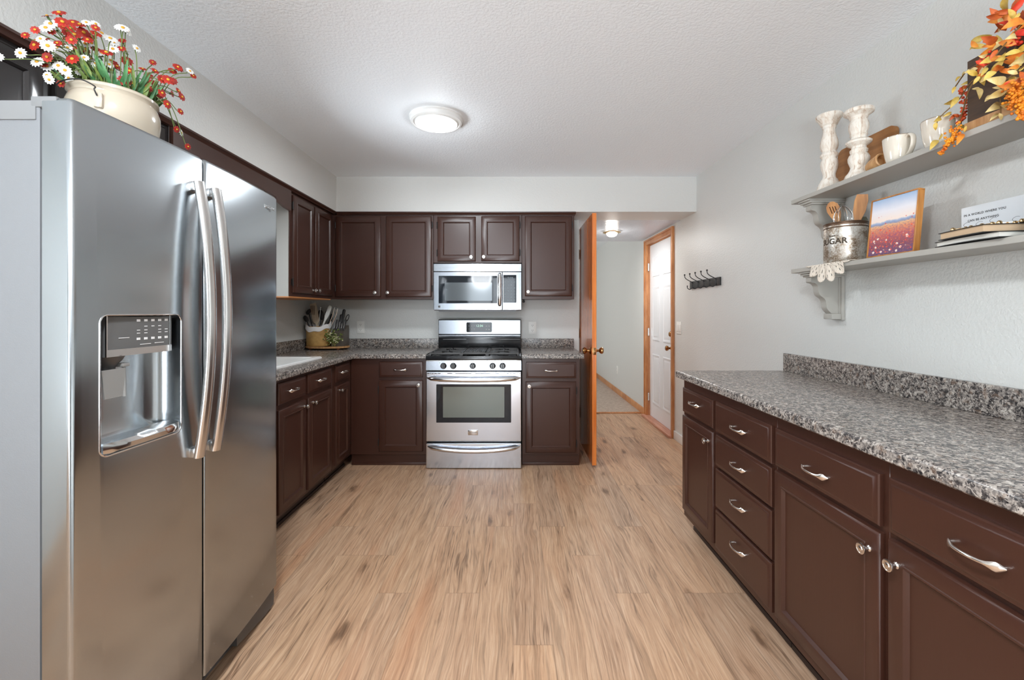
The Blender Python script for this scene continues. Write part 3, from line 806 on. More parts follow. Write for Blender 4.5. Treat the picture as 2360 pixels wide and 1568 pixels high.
for xm in ((gx[0]+gx[1])/2, (gx[4]+gx[5])/2):
    for yc in (SF+.045+.245*.5, SF+.045+.245*1.5+.0):
        g = MB(); g.lathe([(.052, .895), (.05, .903), (.030, .905), (.030, .911), (.034, .912), (.034, .918), (.028, .921), (.001, .921)], 24, Matrix.Translation((xm, yc, 0)))
        g.build('burner_cap', M_blackmat, st, OS)
# backguard
YG = 4.056
def gxp(px): return (px-CXP)/FPX*YG
def gzp(py): return CAMZ-(py-HYP)/FPX*YG
g = MB(); g.box(gxp(1010), gxp(1200.6), YG+.004, YB-.03, .89, gzp(736.4), bev=.006); g.box(gxp(1010.5), gxp(1200.2), YG-.002, YG+.02, gzp(802), gzp(779), bev=.003)
g.build('backguard', M_black, st, OS)
g = MB(); g.prism([(YG-.008, gzp(778)), (YG-.012, gzp(773)), (YG-.012, gzp(772.3)), (YG-.004, gzp(770)), (YG, gzp(738.5)), (YG+.006, gzp(737.2)), (YG+.03, gzp(737.2)), (YG+.03, gzp(778))], gxp(1011.5), gxp(1199), 'x')
pn = g.build('control_panel', M_steel_dim, st, OS)
g = MB(); g.prism(rrect(gxp(1104.5), gzp(754.5), gxp(1134)-gxp(1075.3), gzp(743.2)-gzp(766), .010), YG-.006, YG+.005, 'y'); g.build('display', M_blackglass, pn, OS)
g = MB(); 
for px in (1081, 1087, 1093):
    for py in (751.5, 758.5): g.box(gxp(px)-.004, gxp(px)+.004, YG-.0068, YG-.005, gzp(py)-.0015, gzp(py)+.0015)
for px in (1121, 1127.3):
    for py in (752, 759.5): g.lathe([(.0045, 0), (.0045, .001), (.001, .001)], 10, Matrix.Translation((gxp(px), YG-.006, gzp(py))) @ Matrix.Rotation(R(90), 4, 'X'))
v_, f_ = text_geo('12:04', .030, .0005); g.mi = 1; g.mesh(v_, f_, Matrix.Translation((gxp(1105), YG-.0068, gzp(751.5))))
g.build('display_marks', [M_lettering, emis('green_digits', (.25, .9, .55), .5)], pn, OS)
g = MB(); g.box(gxp(1021), gxp(1075), YG-.004, YG+.002, gzp(783.6), gzp(781.2), bev=.002); g.box(gxp(1133), gxp(1198), YG-.004, YG+.002, gzp(783.6), gzp(781.2), bev=.002); g.build('vent_louver', M_darkgrey, st, OS)

# ---------------------------------------------------------------- microwave
MF = 3.811
def mx_(px): return (px-CXP)/FPX*MF
def mz(py): return CAMZ-(py-HYP)/FPX*MF
mw = thing('microwave', 'stainless over-the-range microwave mounted under the short wall cabinet', 'microwave', (-.31, 4.0, mz(717))); OM = tuple(mw.location)
g = MB(); g.box(mx_(999.3), mx_(1201.8), MF+.03, YB-.002, mz(716), mz(608.8), bev=.003); g.box(mx_(1010), mx_(1190), MF+.02, YB-.06, mz(719), mz(714)); g.build('microwave_body', M_darkgrey, mw, OM)
g = MB(); g.box(mx_(998.8), mx_(1202.2), MF, MF+.032, mz(625.8), mz(608), bev=.005); g.build('top_grille', M_steel_dim, mw, OM, wn=True)
g = MB(); g.box(mx_(998.8), mx_(1157.6), MF, MF+.032, mz(715), mz(627), bev=.005); md_ = g.build('microwave_door', M_steel_dim, mw, OM, wn=True)
g = MB(); g.box(mx_(1158.0), mx_(1202.2), MF, MF+.032, mz(715), mz(627), bev=.005); cp = g.build('control_panel', M_steel_dim, mw, OM, wn=True)
g = MB(); g.prism(rrect((mx_(1011)+mx_(1146))/2, (mz(636)+mz(699.5))/2, mx_(1146)-mx_(1011), mz(636)-mz(699.5), .003), MF-.0015, MF+.01, 'y'); g.build('window_surround', M_blackglass, md_, OM)
g = MB(); g.prism(rrect((mx_(1025)+mx_(1134))/2, (mz(651.5)+mz(693.5))/2, mx_(1134)-mx_(1025), mz(651.5)-mz(693.5), .003), MF-.0022, MF+.008, 'y'); g.build('window_screen', M_micscreen, md_, OM)
g = MB(); xh = mx_(1151.5)
g.tube([(xh, MF+.002, mz(630)), (xh, MF-.022, mz(633)), (xh, MF-.034, mz(648)), (xh, MF-.036, mz(667)), (xh, MF-.034, mz(686)), (xh, MF-.022, mz(702)), (xh, MF+.002, mz(705))], [.012, .0155, .0165, .0165, .0165, .0155, .012], 12, flat=(1, .55, (1, 0, 0)))
g.build('door_handle', M_steelpol, md_, OM)
g = MB(); g.prism(rrect((mx_(1159.8)+mx_(1190))/2, (mz(634)+mz(698))/2, mx_(1190)-mx_(1159.8), mz(634)-mz(698), .003), MF-.0015, MF+.01, 'y'); g.build('keypad_glass', M_blackglass, cp, OM)
g = MB()
for i in range(4):
    for j in range(7): 
        if (i+j) % 5 == 4 and j < 2: continue
        g.box(mx_(1164+i*7.2)-.006, mx_(1164+i*7.2)+.006, MF-.0022, MF-.001, mz(650+j*7.0)-.0022, mz(650+j*7.0)+.0022)
v_, f_ = text_geo('12:04', .024, .0005); g.mesh(v_, f_, Matrix.Translation((mx_(1175), MF-.0022, mz(641))))
g.build('keypad_marks', plain('grey_print', srgb(120, 134, 140), .5), cp, OM)
g = MB(); g.lathe([(.010, 0), (.010, .003), (.007, .004), (.001, .004)], 20, Matrix.Translation((mx_(1012.5), MF, mz(707))) @ Matrix.Rotation(R(90), 4, 'X')); g.build('round_badge', M_darkgrey, md_, OM)

# ---------------------------------------------------------------- refrigerator
FR = thing('refrigerator', 'large stainless side-by-side refrigerator with door dispenser and curved handles', 'refrigerator', (-1.46, 1.44, 0)); OF = (-1.46, 1.44, 0)
FY0, FYS, FY1 = .992, 1.3905, 1.882
FZ0, FZ1 = .098, 1.752
def fx(y): return -1.008 + .026*(1-((y-FYS)/.46)**2)
g = MB(); g.box(XL+.03, -1.076, FY0+.004, FY1-.004, .03, FZ1-.008, bev=.004); g.box(XL+.05, -1.06, FY0+.02, FY1-.02, 0.0, .10)
g.build('refrigerator_body', M_greyside, FR, OF)
g = MB(); g.box(-1.11, -1.055, FY0+.006, FY1-.006, .012, .094, bev=.004); 
for i in range(14): g.box(-1.056, -1.052, FY0+.06+i*.056, FY0+.095+i*.056, .03, .075)
g.build('foot_grille', M_darkgrey, FR, OF)
g = MB(); g.prism([(1.62, .025), (1.70, .018), (1.80, .012), (1.868, .016), (1.872, .050), (1.868, .093), (1.62, .093)], -1.066, -1.022, 'x'); g.build('hinge_foot_cover', M_darkgrey, FR, OF)
# hinge covers and top rail
g = MB(); g.box(-1.095, -1.036, FY0+.001, FY0+.055, FZ1-.024, FZ1+.001, bev=.004); g.box(-1.885, -1.084, FY0+.0015, FY0+.008, FZ1-.052, FZ1-.009, bev=.001); g.build('hinge_cover', M_greyplastic, FR, OF)
g = MB(); g.box(-1.22, -1.045, FY1-.06, FY1-.004, FZ1-.008, FZ1+.016, bev=.006); g.build('hinge_cover', M_greyplastic, FR, OF)
def door_mb(ya, yb, round_near, round_far):
    pts = []; xb_ = -1.067
    n = 16
    def front():
        P_ = []
        for i in range(n+1):
            y = ya+(yb-ya)*i/n; P_.append([fx(y), y])
        return P_
    Fp = front(); out = [(xb_, ya)]
    rn, rf = (.012 if round_near else .006), (.020 if round_far else .006)
    def corner(y_edge, r, sgn):
        yy = y_edge + sgn*r; xx = fx(yy); c_ = []
        for k in range(6):
            a = R(90)*k/5
            c_.append((xx-r+r*math.sin(a), yy-sgn*r*math.cos(a)))
        return c_
    out += corner(ya, rn, 1)
    out += [(p[0], p[1]) for p in Fp if ya+rn+.004 < p[1] < yb-rf-.004]
    out += corner(yb, rf, -1)[::-1]
    out += [(xb_, yb)]
    m = MB()
    cen = ((xb_-.95)/2, (ya+yb)/2)
    def ring(z, sh):
        r_ = []
        for x, y in out:
            r_.append((min(x, max(xb_, x-sh)) if x > xb_ else x, y + (sh if y < cen[1] else -sh)*(1 if min(abs(y-ya), abs(y-yb)) < .03 else 0), z))
        return r_
    m.loft([ring(FZ0, .004), ring(FZ0+.004, 0), ring(FZ1-.012, 0), ring(FZ1-.003, .005), ring(FZ1, .014)])
    return m
left = door_mb(FY0, FYS-.0035, True, False)
# dispenser cavity with a curved back
DC0, DC1, DZa, DZb = 1.057, 1.295, .911, 1.253
cut = MB()
pl_ = rrect((DC0+DC1)/2, (DZa+DZb)/2, DC1-DC0, DZb-DZa, .018, 5)
def depthx(y, z):
    t = (y-DC0)/(DC1-DC0); e = max(0.0, 1-abs(2*t-1)**2.6)
    b_ = min(1, max(0, (z-DZa-.0)/.05)); tp_ = min(1, max(0, (DZb-z)/.012))
    return .010 + .052*e**.6
# rounded-rect cutter: front ring outside the door, back rings following a bowed wall
def cring(x, inset): 
    p = rrect((DC0+DC1)/2, (DZa+DZb)/2, DC1-DC0-2*inset, DZb-DZa-2*inset, max(.004, .018-inset*.2), 5); return [(x, q[0], q[1]) for q in p]
cut.loft([cring(-.90, 0), cring(-1.000, 0), cring(-1.030, .006), cring(-1.048, .020), cring(-1.056, .045), cring(-1.058, .075)])
left = boolean(left, cut)
dl = left.build('freezer_door', M_fridge, FR, OF, sharp=50)
dr_ = door_mb(FYS+.0035, FY1, False, True).build('fridge_door', M_fridge, FR, OF, sharp=50)
# chrome bezel
bz = MB(); pts = []
for q in rrect((DC0+DC1)/2, (DZa+DZb)/2, DC1-DC0+.004, DZb-DZa+.004, .020, 6): pts.append((fx(q[0])+.000, q[0], q[1]))
bz.tube(pts, .0023, 8, closed=True); bz.build('dispenser_bezel', M_steelpol, dl, OF)
# control housing
g = MB()
def hx(y): return fx(y)-.010
ys_ = [DC0+.024+(.192)*i/10 for i in range(11)]
g.sheet([[(hx(y), y, 1.166) for y in ys_], [(hx(y), y, 1.250) for y in ys_]])
g.sheet([[(hx(y)-.04, y, 1.150) for y in ys_], [(hx(y), y, 1.150) for y in ys_]])
g.box(-1.05, hx(ys_[0]), ys_[0]-.001, ys_[0]+.003, 1.150, 1.253); g.box(-1.05, hx(ys_[-1]), ys_[-1]-.003, ys_[-1]+.001, 1.150, 1.253)
ctrl = g.build('dispenser_panel', plain('dispenser_panel_grey', srgb(92, 92, 92), .22), dl, OF, fix=False)
g = MB(); g.sheet([[(hx(y)+.0015, y, 1.150) for y in ys_], [(hx(y)+.0015, y, 1.168) for y in ys_]]); 
for y in (ys_[0], ys_[-2]+.012): g.box(hx(y)-.002, hx(y)+.0018, y-.0015, y+.0015, 1.150, 1.253)
g.build('panel_trim', M_steelpol, ctrl, OF, fix=False)
g = MB()
for k in range(5):
    y = DC0+.110+k*.022
    for z, h in ((1.240, .0030), (1.191, .0030)):
        g.box(hx(y)-.001, hx(y)+.0008, y-.005, y+.005, z-h, z+h)
    for z in (1.224, 1.214, 1.206):
        if (k*3+int(z*1000)) % 4: g.box(hx(y)-.001, hx(y)+.0008, y-.0045, y+.0045, z-.0009, z+.0009)
for a_, b_, z in ((DC0+.055, DC0+.085, 1.196), (DC0+.115, DC0+.148, 1.176), (DC0+.160, DC0+.190, 1.177)):
    g.box(hx((a_+b_)/2)-.001, hx((a_+b_)/2)+.0009, a_, b_, z-.0007, z+.0007)
g.build('panel_marks', M_lettering, ctrl, OF)
g = MB(); g.lathe([(.036, 1.152), (.030, 1.140), (.020, 1.128), (.016, 1.120), (.016, 1.112)], 20, Matrix.Translation((-1.035, DC0+.060, 0))); g.build('dispenser_chute', M_darkgrey, dl, OF)
g = MB(); g.prism([(DC0+.016, 1.118), (DC0+.082, 1.118), (DC0+.076, 1.046), (DC0+.024, 1.046)], -1.012, -1.008, 'x')
for p0, p1 in (((-1.016, DC0+.086, 1.125), (-1.008, DC0+.078, 1.044)),): g.tube([p0, p1], .004, 8)
g.box(-1.045, -1.008, DC0+.074, DC0+.096, 1.120, 1.130, bev=.003)
g.build('dispenser_paddle', plain('smoky_paddle', srgb(150, 150, 148), .15, alpha=.75), dl, OF)
g = MB(); yy_ = [DC0+.006+(DC1-DC0-.012)*i/14 for i in range(15)]
rows = []
for xo, z in ((-.040, .944), (-.020, .946), (.004, .940), (.012, .930), (.010, .918), (-.004, .910)):
    rows.append([(fx(y)+xo*math.sin(math.pi*(i/14))**.45 if xo > 0 else fx(y)+xo, y, z) for i, y in enumerate(yy_)])
g.sheet(rows); g.build('drip_tray', M_steelpol, dl, OF, fix=False)
# handles
def fhandle(yh, z0_, z1_, parent, lean):
    n = 25; pts = []; rr_ = []
    for i in range(n):
        t = -1+2*i/(n-1)
        bow = .016+.037*(1-t*t)
        pts.append((fx(yh)+bow, yh+lean*(1-t*t), (z0_+z1_)/2+t*(z1_-z0_)/2)); rr_.append(.0190)
    h = MB(); h.tube(pts, rr_, 16, flat=(.66, 1.0, (1, 0, 0)))
    for z in (z0_+.015, z1_-.015): h.box(fx(yh)-.006, fx(yh)+.016, yh-.016, yh+.016, z-.015, z+.015, bev=.006)
    return h.build('door_handle', plain('handle_steel', (.74, .73, .72), .22, 1), parent, OF)
fhandle(1.348, .817, 1.662, dl, 0); fhandle(1.424, .815, 1.662, dr_, 0)
g = MB(); yb_ = 1.795; v_, f_ = text_geo('FRIGIDAIRE', .0155, .002, .0003)
# the text faces +x and reads away from the camera
g.mesh(v_, f_, Matrix.Translation((fx(yb_)+.003, yb_, 1.6885)) @ Matrix.Rotation(R(90), 4, 'Z')); 
g.build('brand_lettering', M_steelpol, dr_, OF)

# ---------------------------------------------------------------- ceiling lamps
def lamp(name, label, c, r, lens, zc, power=None):
    t = thing(name, label, 'ceiling lamp', (c[0], c[1], zc)); 
    g = MB(); g.lathe([(r, 0), (r*1.0, -.008), (r*.97, -.012), (r*.96, -.018), (r*.94, -.030), (r*.86, -.034), (r*.84, -.030), (r*.80, -.030), (r*.79, -.036), (lens+.002, -.038), (lens, -.034)], 48); g.build('housing', M_white, t)
    g = MB(); g.lathe([(lens, -.032), (lens, -.036), (lens*.8, -.039), (.002, -.041)], 48, cap=True); g.build('lens', M_lens, t)
    return t
lamp('ceiling_lamp', 'round white flush ceiling lamp with glowing lens on the kitchen ceiling', (-.468, 2.665), .162, .124, ZC)
lamp('ceiling_lamp', 'second round white flush ceiling lamp directly over the viewpoint', (-.30, .15), .162, .124, ZC)
t = thing('hall_lamp', 'small glowing ceiling lamp with thin brass rim in the hallway', 'ceiling lamp', (1.068, 4.75, ZS))
g = MB(); g.lathe([(.05, 0), (.050, -.016)], 32); g.build('canopy', M_brass, t)
g = MB(); g.lathe([(.060, -.018), (.088, -.014), (.094, -.012), (.096, -.016), (.090, -.020), (.060, -.024)], 40, cap=False); g.build('rim', M_gold, t)
g = MB(); g.lathe([(.060, -.018), (.058, -.030), (.048, -.048), (.030, -.058), (.002, -.062)], 32); g.build('glass_dome', M_halllens, t)

# ---------------------------------------------------------------- electrical plates
def plate(label, c, nrm, w_, h_, kind, name='outlet', cat='outlet'):
    rz = {'-y': 0, '-x': R(-90)}[nrm]
    t = thing(name, label, cat, c, rz)
    g = MB(); g.box(-w_/2, w_/2, -.006, -.0002, -h_/2, h_/2, bev=.002); g.build('cover_plate', M_plate, t)
    if kind == 'outlet':
        for s_ in (-1, 1):
            g = MB(); g.prism(rrect(0, s_*h_*.20, w_*.46, h_*.26, .006), -.0085, -.005, 'y'); soc = g.build('socket', M_plate, t)
            g = MB()
            for a_ in (-.0065, .0065): g.box(a_-.0012, a_+.0012, -.0089, -.008, s_*h_*.20-.002, s_*h_*.20+.007)
            g.cyl((0, -.0089, s_*h_*.20-.008), (0, -.008, s_*h_*.20-.008), .0025, 8); g.build('slots', M_darkprint, soc)
        if kind == 'outlet': pass
    else:
        for a_ in (-.026, .026):
            g = MB(); g.box(a_-.017, a_+.017, -.0105, -.005, -.034, .034, bev=.002); g.build('rocker', M_plate, t)
plate('white duplex wall outlet beside the knife block', (PX(831.5, 754.5, YB).x, YB, 1.113), '-y', .072, .116, 'outlet')
plate('white duplex wall outlet between range and right wall cabinet', (PX(1227, 756, YB).x, YB, 1.106), '-y', .074, .118, 'outlet')
plate('white outlet low on the hallway side wall', (XR, 6.73, .365), '-x', .075, .118, 'outlet')
plate('white double rocker light switch between hallway door and coat hooks', (XR, 4.225, 1.105), '-x', .116, .116, 'switch', 'light_switch', 'light switch')

# coat hooks
ck = thing('coat_rack', 'small black wall rack with five double hooks above the right counter end', 'coat rack', (XR, 3.65, 1.49)); OK_ = tuple(ck.location)
g = MB(); g.box(XR-.014, XR-.0005, 3.37, 3.94, 1.466, 1.530, bev=.002); g.build('backboard', M_blackmat, ck, OK_)
for i in range(5):
    y = 3.43+i*.112
    g = MB()
    g.tube(curve_pts([(XR-.014, y, 1.520), (XR-.030, y, 1.528), (XR-.062, y, 1.545), (XR-.080, y, 1.562), (XR-.084, y, 1.582)], 16), .0035, 8)
    g.sphere((XR-.084, y, 1.586), .0075, 10, 6)
    g.tube(curve_pts([(XR-.020, y, 1.524), (XR-.014, y, 1.500), (XR-.020, y, 1.472), (XR-.040, y, 1.458), (XR-.058, y, 1.470), (XR-.060, y, 1.486)], 20), .0035, 8)
    g.sphere((XR-.060, y, 1.488), .0055, 8, 6)
    g.build('coat_hook', M_blackmat, ck, OK_)
# unseen globe added behind the camera (brightens the ceiling, shows in reflections)
t = thing('added_globe_lamp', 'unseen white glowing globe added behind the viewpoint to brighten the ceiling', 'fill lamp', (-.62, -.95, ZC))
g = MB(); g.cyl((0, 0, 0), (0, 0, -.36), .004, 8); g.lathe([(.05, 0), (.045, -.02), (.01, -.025)], 20); g.lathe([(.03, -.34), (.035, -.375), (.01, -.38)], 16); g.build('cord', M_blackmat, t)
gm = N('glowing_globe')
mx = gm.new('ShaderNodeMixShader'); tp = gm.new('ShaderNodeBsdfTransparent'); em = gm.new('ShaderNodeEmission'); em.inputs[1].default_value = 3.0
mx.inputs[0].default_value = .35; gm.put(mx.inputs[1], tp.outputs[0]); gm.put(mx.inputs[2], em.outputs[0]); gm.t.links.new(mx.outputs[0], gm.out.inputs[0])
g = MB(); g.sphere((0, 0, -.52), .165, 32, 20); g.build('globe', gm.m, t)

# ---------------------------------------------------------------- wall shelves
ZU, ZL = 1.8285, 1.4775           # shelf tops
SX = 1.4168; SYF, SYN = 2.236, .78
def bracket(parent, off, yc, zt):
    """profile bracket under a shelf whose underside is zt"""
    g = MB(); h = .0
    # cap moulding
    ca = MB()
    for (dx, dz0, dz1) in ((.006, -.008, 0), (.014, -.018, -.008), (.024, -.026, -.018)):
        ca.box(1.423+dx-.006, XR-.001, yc-.045+dx*.5, yc+.045-dx*.5, zt+dz0, zt+dz1, bev=.002)
    ca.build('bracket_cap', M_shelf, parent, off)
    pr = [(XR-.014, -.026), (1.448, -.026), (1.446, -.045), (1.450, -.052), (1.466, -.056), (1.478, -.068), (1.482, -.085), (1.484, -.100), (1.492, -.116), (1.508, -.128), (1.518, -.142), (1.521, -.160), (1.524, -.178), (1.534, -.192), (1.546, -.203), (XR-.014, -.203)]
    sp = curve_pts([(p[0], p[1], 0) for p in pr[1:-1]], 60)
    poly = [pr[0]] + [(p.x, p.y) for p in sp] + [pr[-1]]
    g.prism([(x, zt+z) for x, z in poly], yc-.019, yc+.019, 'y'); g.build('bracket_web', M_shelf, parent, off)
    g = MB(); g.box(XR-.016, XR-.001, yc-.036, yc+.036, zt-.235, zt-.020, bev=.003); g.box(XR-.022, XR-.014, yc-.024, yc+.024, zt-.225, zt-.030, bev=.003)
    g.box(1.540, XR-.001, yc-.030, yc+.030, zt-.232, zt-.203, bev=.005); g.build('bracket_backplate', M_shelf, parent, off)
for zt, lab in ((ZU, 'upper grey wall shelf holding candlesticks, mugs and the foliage crate'), (ZL, 'lower grey wall shelf holding the sugar canister, picture and books')):
    t = thing('wall_shelf', lab, 'shelf', (XR, 1.5, zt)); off = tuple(t.location)
    g = MB(); g.box(SX, XR-.001, SYN, SYF, zt-.0205, zt, bev=.0015, seg=1); g.build('shelf_board', M_shelf, t, off)
    bracket(t, off, 2.148, zt-.0205); bracket(t, off, .90, zt-.0205)

# ---------------------------------------------------------------- things on the upper shelf
def turned(label, c, prof, sc=1.0):
    t = MB(); sm = [(p.x, p.y) for p in curve_pts([(r, h, 0) for r, h in prof], 200)]
    t.lathe([(max(.001, r*sc), h*sc) for r, h in prof], 36)
    o = t.build('candlestick', M_wash, sharp=28); o.location = c
    return tag(o, label, 'candlestick', None)
P1 = [(.052, 0), (.053, .008), (.050, .014), (.048, .018), (.047, .026), (.043, .032), (.041, .040), (.036, .046), (.034, .054), (.028, .060), (.026, .066), (.025, .078), (.028, .090), (.033, .105), (.036, .122), (.034, .140), (.028, .150), (.030, .156), (.036, .162), (.037, .170), (.030, .178), (.027, .184), (.034, .196), (.037, .212), (.035, .232), (.029, .252), (.025, .272), (.024, .286), (.028, .292), (.027, .300), (.034, .306), (.036, .312), (.040, .318), (.045, .328), (.052, .336), (.055, .346), (.052, .352), (.046, .350), (.040, .346), (.001, .345)]
P2 = [(.053, 0), (.054, .010), (.050, .020), (.040, .030), (.034, .040), (.031, .050), (.034, .060), (.040, .075), (.041, .088), (.036, .100), (.030, .106), (.033, .112), (.034, .120), (.028, .126), (.028, .134), (.040, .140), (.048, .147), (.049, .154), (.040, .160), (.030, .164), (.029, .174), (.034, .180), (.031, .184), (.034, .192), (.038, .205), (.038, .220), (.034, .234), (.030, .242), (.034, .248), (.036, .254), (.046, .262), (.056, .268), (.058, .276), (.054, .283), (.044, .280), (.001, .279)]
turned('taller whitewashed turned wood candlestick at the far end of the upper shelf', (1.492, 2.070, ZU), [(r, h*1.03) for r, h in P1])
turned('shorter chunkier whitewashed candlestick between the other one and the mugs', (1.482, 1.880, ZU), [(r*.95, h*1.06) for r, h in P2])
# paddle cutting board leaning on the wall
g = MB()
bd = [(1.812, ZU+.002), (1.812, ZU+.190)]
pts = [(p[0], p[1]) for p in rrect(1.972, ZU+.108, .322, .212, .030, 5)]
hd = [(p[0], p[1]) for p in rrect(2.165, ZU+.100, .110, .050, .022, 5)]
T = Matrix.Translation((1.574, 0, ZU)) @ Matrix.Rotation(R(4), 4, 'Y') @ Matrix.Translation((-1.574, 0, -ZU))
a_ = MB(); a_.prism(pts, 1.566, 1.582, 'x', T); b_ = MB(); b_.prism(hd, 1.5661, 1.5819, 'x', T)
hole = MB(); hole.prism([(2.197+.011*math.cos(R(30*k)), ZU+.100+.011*math.sin(R(30*k))) for k in range(12)], 1.5, 1.7, 'x', T)
b_ = boolean(b_, hole)
me_ = bpy.data.meshes.new('t'); b_.bm.to_mesh(me_); a_.bm.from_mesh(me_); bpy.data.meshes.remove(me_)
tag(a_.build('cutting_board', M_board, None, fix=False), 'brown wooden paddle cutting board leaning behind the candlesticks', 'cutting board')
# small wooden scoop cup lying on its side
t = MB(); T = Matrix.Translation((1.470, 1.772, ZU+.031)) @ Matrix.Rotation(R(78), 4, 'X') @ Matrix.Rotation(R(0), 4, 'Y')
t.lathe([(.001, -.035), (.022, -.034), (.027, -.020), (.029, 0), (.030, .022), (.031, .030), (.028, .033), (.023, .031), (.021, .020), (.020, .010), (.001, .008)], 28, T)
tag(t.build('wooden_cup', M_lightwood), 'small pale wooden cup lying on its side against the first mug', 'cup')
def mug(label, c, ang):
    t = thing('mug', label, 'mug', c, ang)
    g = MB(); g.lathe([(.028, 0), (.033, .002), (.036, .010), (.041, .030), (.045, .060), (.0475, .088), (.048, .098)], 36, cap=False)
    g.lathe([(.048, .098), (.0465, .0995), (.045, .098), (.043, .060), (.038, .025), (.030, .008), (.001, .007)], 36, cap=False)
    g.lathe([(.001, 0), (.028, 0)], 36, cap=False); g.build('mug_body', M_mug, t)
    g = MB(); g.lathe([(.0482, .0965), (.0475, .0995), (.0462, .0998), (.0452, .0975)], 36, cap=False); g.build('rim', M_mugrim, t)
    g = MB(); g.tube(curve_pts([(.042, 0, .086), (.062, 0, .090), (.076, 0, .074), (.074, 0, .046), (.060, 0, .024), (.036, 0, .014)], 26), .0055, 10, flat=(1.7, .8, (0, 1, 0))); g.build('handle', M_mug, t)
mug('cream mug with brown rim, nearer the candlesticks on the upper shelf', (1.472, 1.676, ZU), R(-98))
mug('cream mug with brown rim, half hidden under the trailing orange leaves', (1.476, 1.520, ZU), R(-96))

# crate of autumn foliage
cr0 = thing('foliage_crate', 'dark wooden crate overflowing with orange and yellow artificial autumn foliage', 'planter', (1.512, 1.17, ZU)); OC = tuple(cr0.location)
g = MB(); x0, x1, ya_, yb2, h = 1.436, 1.588, .985, 1.386, .225
g.box(x0, x0+.010, ya_, yb2, ZU+.001, ZU+h, bev=.001); g.box(x1-.010, x1, ya_, yb2, ZU+.001, ZU+h, bev=.001); g.box(x0+.010, x1-.010, ya_+.001, ya_+.010, ZU+.001, ZU+h-.001); g.box(x0+.010, x1-.010, yb2-.010, yb2-.001, ZU+.001, ZU+h-.001); g.box(x0+.010, x1-.010, ya_+.010, yb2-.010, ZU+.0015, ZU+.010)
g.build('crate', M_boxwood, cr0, OC)
g = MB(); g.box(x0-.006, x0, ya_-.004, yb2+.004, ZU+.001, ZU+.030, bev=.001); g.build('crate_base_strip', M_lightwood, cr0, OC)
def leafmat(name, a, b, vein=(0,0,0)):
    n = N(name); c = n.coords(); g_ = n.noise(c, 30, 3, .6)
    n.set(color=n.ramp(g_, [(.3, a), (.7, b)]), rough=.55); n.bump(n.noise(c, 160, 2), .3, .001); return n.m
LM = [leafmat('leaf_yellow', srgb(190, 150, 50), srgb(224, 200, 110)), leafmat('leaf_straw', srgb(206, 176, 100), srgb(236, 218, 164)),
      leafmat('leaf_orange', srgb(200, 92, 24), srgb(236, 158, 58)), leafmat('leaf_rust', srgb(160, 62, 18), srgb(206, 100, 36)), leafmat('leaf_red', srgb(190, 30, 14), srgb(222, 70, 30))]
def leaf_geo(m, base, tip, nrm, width, curl=.15, fold=.12):
    base, tip = Vector(base), Vector(tip); d = tip-base; L = d.length; u = d.normalized()
    nrm = Vector(nrm); nrm = (nrm-u*nrm.dot(u)); nrm = nrm.normalized() if nrm.length > 1e-5 else Vector((0,0,1)); s_ = u.cross(nrm)
    rows = []; n = 7
    for i in range(n+1):
        t_ = i/n; w_ = width*(math.sin(math.pi*min(1, t_**.8))**.85)*.5+.0004
        c_ = base+u*(L*t_)+nrm*(curl*L*math.sin(math.pi*t_))
        rows.append([c_-s_*w_+nrm*(fold*w_*2), c_-s_*w_*.5+nrm*(fold*w_*.6), c_, c_+s_*w_*.5+nrm*(fold*w_*.6), c_+s_*w_+nrm*(fold*w_*2)])
    m.sheet(rows)
    # second skin gives the leaf thickness
    m.sheet([[p-nrm*.0006 for p in r][::-1] for r in rows])
rs = random.Random(11)
camv = Vector((0, 0, CAMZ))
def cl(px, py):   # point from the crop of the foliage (crop scale 3.409, origin 1800,0)
    return 1800+px/3.409, py/3.409
# (base, tip) in crop pixels, depth y, material
LV = [((1830,150),(1785,70),0),((1830,150),(1875,100),0),((1909,160),(1728,232),2),((1909,190),(1820,150),0),((1690,330),(1570,290),3),((1690,345),(1575,370),2),((1660,320),(1580,330),3),
      ((1850,300),(1760,310),1),((1909,330),(1780,360),4),((1909,380),(1800,470),2),((1620,430),(1550,440),1),((1640,470),(1560,500),0),((1700,390),(1640,470),3),((1760,420),(1680,480),0),
      ((1909,430),(1790,520),1),((1909,470),(1820,500),1),((1870,520),(1780,540),2),((1620,530),(1570,600),0),((1560,600),(1510,665),0),((1500,630),(1410,670),0),((1540,690),(1560,780),1),((1560,690),(1500,700),1),
      ((1760,640),(1605,620),1),((1740,520),(1640,590),2),((1780,560),(1860,580),1),((1750,690),(1660,690),1),((1745,770),(1600,800),1),((1740,830),(1605,885),1),((1725,830),(1830,855),1),((1720,890),(1640,950),1),((1715,890),(1825,945),1),
      ((1909,600),(1840,660),1),((1760,720),(1850,760),0),((1400,770),(1280,820),0),((1390,760),(1330,850),0),((1340,880),(1270,920),0),((1250,920),(1200,960),0),((1215,960),(1215,1025),0),((1460,1000),(1380,990),0),((1455,990),(1440,1040),0),
      ((1230,1100),(1170,1180),0),((1265,1050),(1240,1100),0),((1440,1050),(1380,1140),2),((1410,600),(1370,640),0),((1370,680),(1345,735),0),((1440,560),(1425,610),1),((1370,900),(1320,950),3),((1400,920),(1350,900),3),((1390,950),(1370,975),4),
      ((1480,680),(1400,720),2),((1460,560),(1540,590),0),((1530,480),(1600,520),4),((1600,480),(1640,500),4),((1820,330),(1790,350),4),((1800,640),(1750,670),4),((1680,560),(1590,640),0),((1860,190),(1800,250),3),((1880,240),(1780,300),2),
      ((1909,520),(1870,560),0),((1840,610),(1909,640),1),((1880,400),(1740,440),0),((1700,440),(1620,500),2)]
